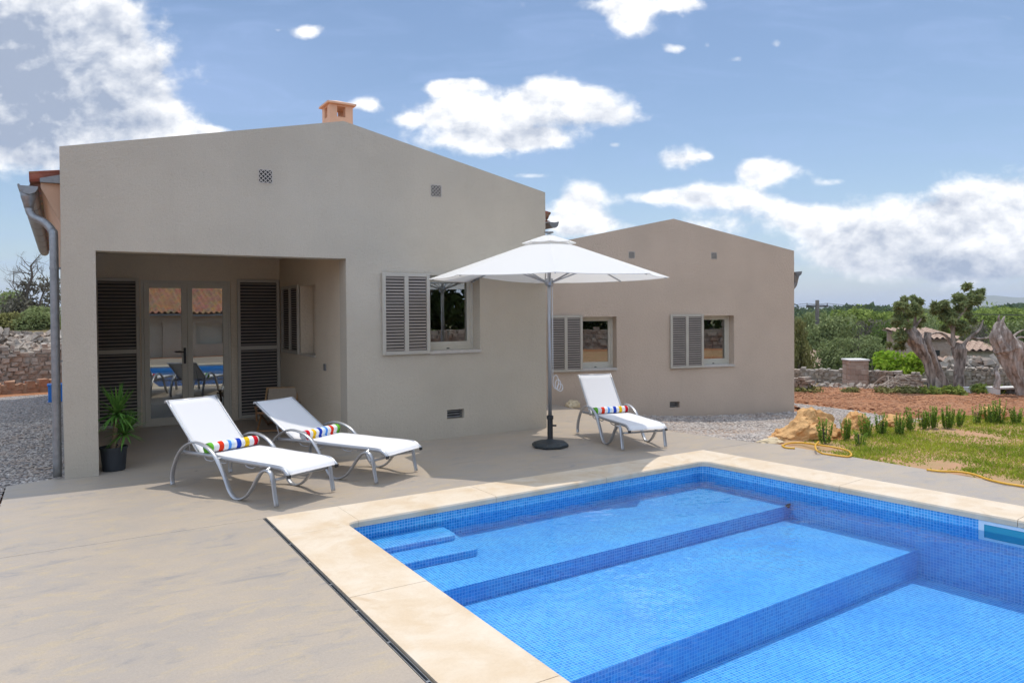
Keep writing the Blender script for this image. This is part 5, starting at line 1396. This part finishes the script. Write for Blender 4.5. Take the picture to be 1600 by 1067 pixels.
# weeds at the trunks
rng = np.random.default_rng(77)
def weeds(px, D, w_, h, n, label, mat='scrub'):
    x, y = at(px, D); t = empty('weed_patch', (x, y, gzs(x, y)), AX-PI/2); bl = [(rng.uniform(-w_, w_), rng.uniform(-.2, .2), h*rng.uniform(.2, .5), .22, .18, h*.5) for k in range(8)]
    np_mesh('foliage', leaves(bl, n, .06, rng, 2.4), 4, mat, t); tag(t, label, 'weeds', 'weeds along the far edge of the earth')
weeds(1470, 19.4, .5, .26, 700, 'green weeds at the foot of the twin trunked olive', 'almond')
weeds(1545, 19.8, .35, .28, 600, 'dark green weeds between the two white blocks', 'almond')
weeds(1370, 19.8, .9, .16, 600, 'low dry weeds in front of the gate pillar wall')
weeds(1252, 20.0, .3, .18, 300, 'pale weeds beside the far house corner')
weeds(1430, 19.8, .4, .18, 400, 'yellowish weeds left of the twin trunked olive')

# utility pole with wires
x, y = at(1277, 44); zz = gzs(x, y); up = empty('utility_pole', (x, y, zz), AX-PI/2, 'tall dark wooden utility pole among the trees', 'utility pole')
ptop = CAM_H + (482.8-469)/F_PX*44 - zz
b = MB(); b.tube([(0, 0, 0), (0, 0, ptop)], [.14, .11], 10); b.build('post', 'pole', up, smooth=True)
b = MB(); b.box(-.65, .65, -.05, .05, ptop-.42, ptop-.32); b.build('crossarm', 'pole', up)
b = MB()
for xx in (-.6, 0, .6): b.lathe([(.03, 0), (.05, .03), (.03, .08), (.05, .11), (.02, .15)], 8, (xx, 0, ptop-.32))
b.build('insulator', 'zinc', up)
b = MB()
for xx in (-.6, .6):
    for sgn in (-1, 1): b.tube([(xx + sgn*30*t, 4*t*sgn, ptop-.2 - 3.2*t*(1-t)) for t in np.linspace(0, 1, 12)], .012, 4)
b.build('wire', 'black', up)
# small farm buildings
def hut(px, D, w_, d_, h, rise, label, rz=0.0, wallmat='drystone', dz=0):
    x, y = at(px, D); z = gzs(x, y) + dz; t = empty('farm_hut', (x, y, z), AX-PI/2+rz, label, 'hut')
    b = MB(); b.box(-w_/2, w_/2, -d_/2, d_/2, -.6, h); b.extr([(-d_/2, h), (d_/2, h), (d_/2, h+rise)], -w_/2, w_/2, lambda p, q_, t_: (t_, p, q_)); b.build('wall', wallmat, t)
    tile_roof(t, (-w_/2-.15, -d_/2-.2, h+.06), (1, 0, 0), (0, 1, 0), w_+.3, d_+.4, rise/d_, period=.3, row=.45, mat='oldtiles')
    b = MB(); b.box(-w_*.1, w_*.14, -d_/2-.01, -d_/2+.05, -.2, h*.72); b.build('doorway', 'dark', t)
hut(1272, 31, 1.35, 1.6, .36, .45, 'little tiled stone hut left of the gate pillar', 0, 'drystone', .1)
hut(1437, 36, 2.1, 2.0, 1.85, .35, 'stone farmhouse with a pale tiled roof behind the twin trunked olive', R(8), 'pillarstone')
hut(1519, 33, 1.15, 1.4, 1.30, .25, 'small tiled hut roof showing between the middle and right stumps', R(-5), 'drystone')
hut(1520, 28.5, 1.75, 1.5, .42, .36, 'low tiled shed roof above the rubble behind the stumps', R(6), 'drystone')

# left background: bushes, bare tree
LT = [('scrub', 8, 25.0, 34, 470, 'pale olive green shrub at the left edge above the rubble'), ('bush', 62, 25.4, 38, 460, 'bushy green shrub under the bare tree'), ('olive_a', 18, 36, 40, 440, 'darker bush behind the left edge shrub'),
      ('grey', 58, 30, 44, 412, 'twiggy grey bush around the foot of the bare tree'), ('scrub', 92, 25.6, 34, 478, 'green shrub half hidden behind the drainpipe'), ('bush', -50, 25.4, 46, 478, 'shrub beyond the left picture edge'), ('scrub', 38, 25.6, 22, 507, 'low yellowish shrub on the rubble bank')]
for k, (kd, px, Dd, hw_, top, lb) in enumerate(LT):
    x, y = at(px, Dd); z = gzs(x, y); hor = 491.3; H = CAM_H + (hor-top)/F_PX*Dd - z; K = KINDS[kd]
    tree(kd, x, y, z-.35, 2*hw_/F_PX*Dd/K[2]*1.1, k*2.1, lb, 'bush' if kd != 'olive_a' else 'tree', 'bushes on the left bank', 'bush' if kd != 'olive_a' else 'tree', H/K[3])
x, y = at(45, 29.5); zb = gzs(x, y); bt = empty('bare_tree', (x, y, zb), 0, 'leafless dark branching tree at left behind the rubble bank', 'tree')
rng = np.random.default_rng(23); mb = MB(); tips = []
base = Vector((0, 0, 0)); Dt = 29.5; ob = Vector((x, y, zb))
trunk_pts = rel(ob, [cp(52, 500, Dt), cp(42, 470, Dt), cp(44, 450, Dt), cp(50, 432, Dt), cp(48, 415, Dt)])
trunk_pts[0].z = -.1
mb.tube(spline(trunk_pts, 5), list(np.linspace(.085, .03, 21)), 8); mb.build('trunk', 'twig', bt)
mb = MB()
tp = spline(trunk_pts, 5)
for i, i0 in enumerate([6, 7, 8, 9, 10, 11, 12, 13, 14, 15, 16, 17, 18, 19, 19, 20, 20]):
    dd = Vector((rng.normal(), rng.normal(), .9)); branchy(mb, tp[i0], dd, rng.uniform(.5, .95), .020, 2, rng, .75, None, .2)
p0 = rel(ob, [cp(58, 488, Dt), cp(66, 462, Dt), cp(74, 440, Dt)]); mb.tube(spline(p0, 5), list(np.linspace(.04, .014, 11)), 6)
for q_ in spline(p0, 5)[4::2]: branchy(mb, q_, Vector((rng.normal(), rng.normal(), 1)), .7, .022, 2, rng, .75, None, .2)
p0 = rel(ob, [cp(34, 485, Dt), cp(28, 462, Dt), cp(20, 445, Dt)]); mb.tube(spline(p0, 5), list(np.linspace(.032, .012, 11)), 6)
for q_ in spline(p0, 5)[4::3]: branchy(mb, q_, Vector((rng.normal(), rng.normal(), 1)), .6, .02, 2, rng, .75, None, .2)
mb.build('branches', 'twig', bt)

# distant country: wooded ridge, scrubby middle ground, mountains
def ridge(name, px0, px1, D, rows, zb, mat, kind, depth=120):
    V = []; n = len(rows); Fc = []
    xs = np.linspace(px0, px1, 90); hh = np.interp(xs, [r[0] for r in rows], [r[1] for r in rows])
    for px, py in zip(xs, hh):
        p = cp(px, py, D); q_ = cp(px, py, D+depth); x0, y0 = p.x, p.y
        f = cp(px, 500, D-depth*.7)
        V += [(f.x, f.y, zb), (p.x, p.y, p.z + .0), (q_.x, q_.y, p.z*.6+zb*.4)]
    for i in range(89):
        a_ = i*3; Fc += [(a_, a_+3, a_+4, a_+1), (a_+1, a_+4, a_+5, a_+2)]
    m_ = MB(); m_.V = V; m_.F = Fc; o = m_.build(name, mat, None, smooth=True); tag(o, kind=kind); return o
ridge('hills', 900, 2200, 420, [(900,478),(1240,484),(1300,482),(1400,483),(1480,484),(1540,481),(1620,477),(2200,474)], -6, 'hill', 'structure', 120)
ridge('mountains', 1100, 2400, 4200, [(1100,480),(1450,480),(1500,470),(1530,462.5),(1555,461.5),(1580,464.5),(1605,465),(1640,463),(1700,466),(1900,472),(2400,478)], -20, 'hill', 'structure', 900)
ridge('left_hills', -900, 500, 500, [(-900,480),(0,479),(60,478),(300,482),(500,488)], -4, 'hill', 'structure', 150)
def forest(n):
    rng = np.random.default_rng(9); V = []
    for k in range(n):
        px = rng.uniform(1180, 1660); D = rng.uniform(120, 410)
        x, y = at(px, D)
        hor = 473 + (2672-px)*math.tan(ROLL); topmax = np.interp(px, [1180,1240,1262,1300,1340,1365,1400,1440,1500,1540,1600,1660], [477,477,483,479,474,476,479,481,481,478,472,471]) + rng.uniform(0, 4)
        if D < 330: topmax += rng.uniform(1, 10)
        r = rng.uniform(2.2, 4.2)*D/250; z = CAM_H + (hor-topmax)/F_PX*D - r*.7
        V.append(leaves([(x, y, z, r*1.2, r*1.2, r*.75), (x+r*.5, y, z-r*.8, r, r, r*.7)], 60, r*.55, rng, 1.3, .3))
    o = np_mesh('forest', np.concatenate(V), 4, 'pine'); tag(o, 'dark wooded ridge along the right horizon', 'forest', None, 'stuff')
forest(420)
def scrubland(n):
    rng = np.random.default_rng(19); V = []
    for k in range(n):
        px = rng.uniform(1150, 1750); D = rng.uniform(42, 125)
        x, y = at(px, D); z = gzs(x, y); r = rng.uniform(.6, 1.5)
        V.append(leaves([(x, y, z+r*.5, r*1.2, r*1.2, r*.8)], 90, r*.28, rng, 1.4, .3))
    o = np_mesh('scrubland', np.concatenate(V), 4, 'olive'); tag(o, 'green scrub filling the country beyond the field', 'scrub', None, 'stuff')
scrubland(170)

# what stands behind the camera and shows in the window glass
stone_wall('stone_wall', [(9, -8.6, -.05), (15, -8.2, -.05), (22, -7.6, -.05)], 1.0, .5, 'drystone', 'dry stone wall across the lawn, mirrored in the far house windows', .26)
for k, (x, y, s) in enumerate([(9.5, -12, .95), (13.5, -13, 1.1), (17.5, -12, 1.0), (21.5, -11.5, 1.05), (25, -8, 1.0), (6, -15, 1.1), (1.5, -16, 1.0), (28.5, -4, 1.0)]):
    tree('tall', x, y, gzs(x, y), s, k*.9, 'dense dark tree across the garden, mirrored in the window glass', 'tree', 'dark trees across the garden')

# ------------------------------------------------------------------ air
b = MB(); b.box(-6800, 6800, -6800, 6800, -40, 90)
hzo = b.build('haze', None, None)
m_, T, out = newmat('haze'); pv = T.n('ShaderNodeVolumePrincipled'); pv.inputs['Color'].default_value = (.80, .88, 1, 1); pv.inputs['Density'].default_value = 1.6e-4; pv.inputs['Anisotropy'].default_value = .1
T.L.new(pv.outputs[0], out.inputs['Volume']); hzo.data.materials.append(m_); hzo['kind'] = 'stuff'
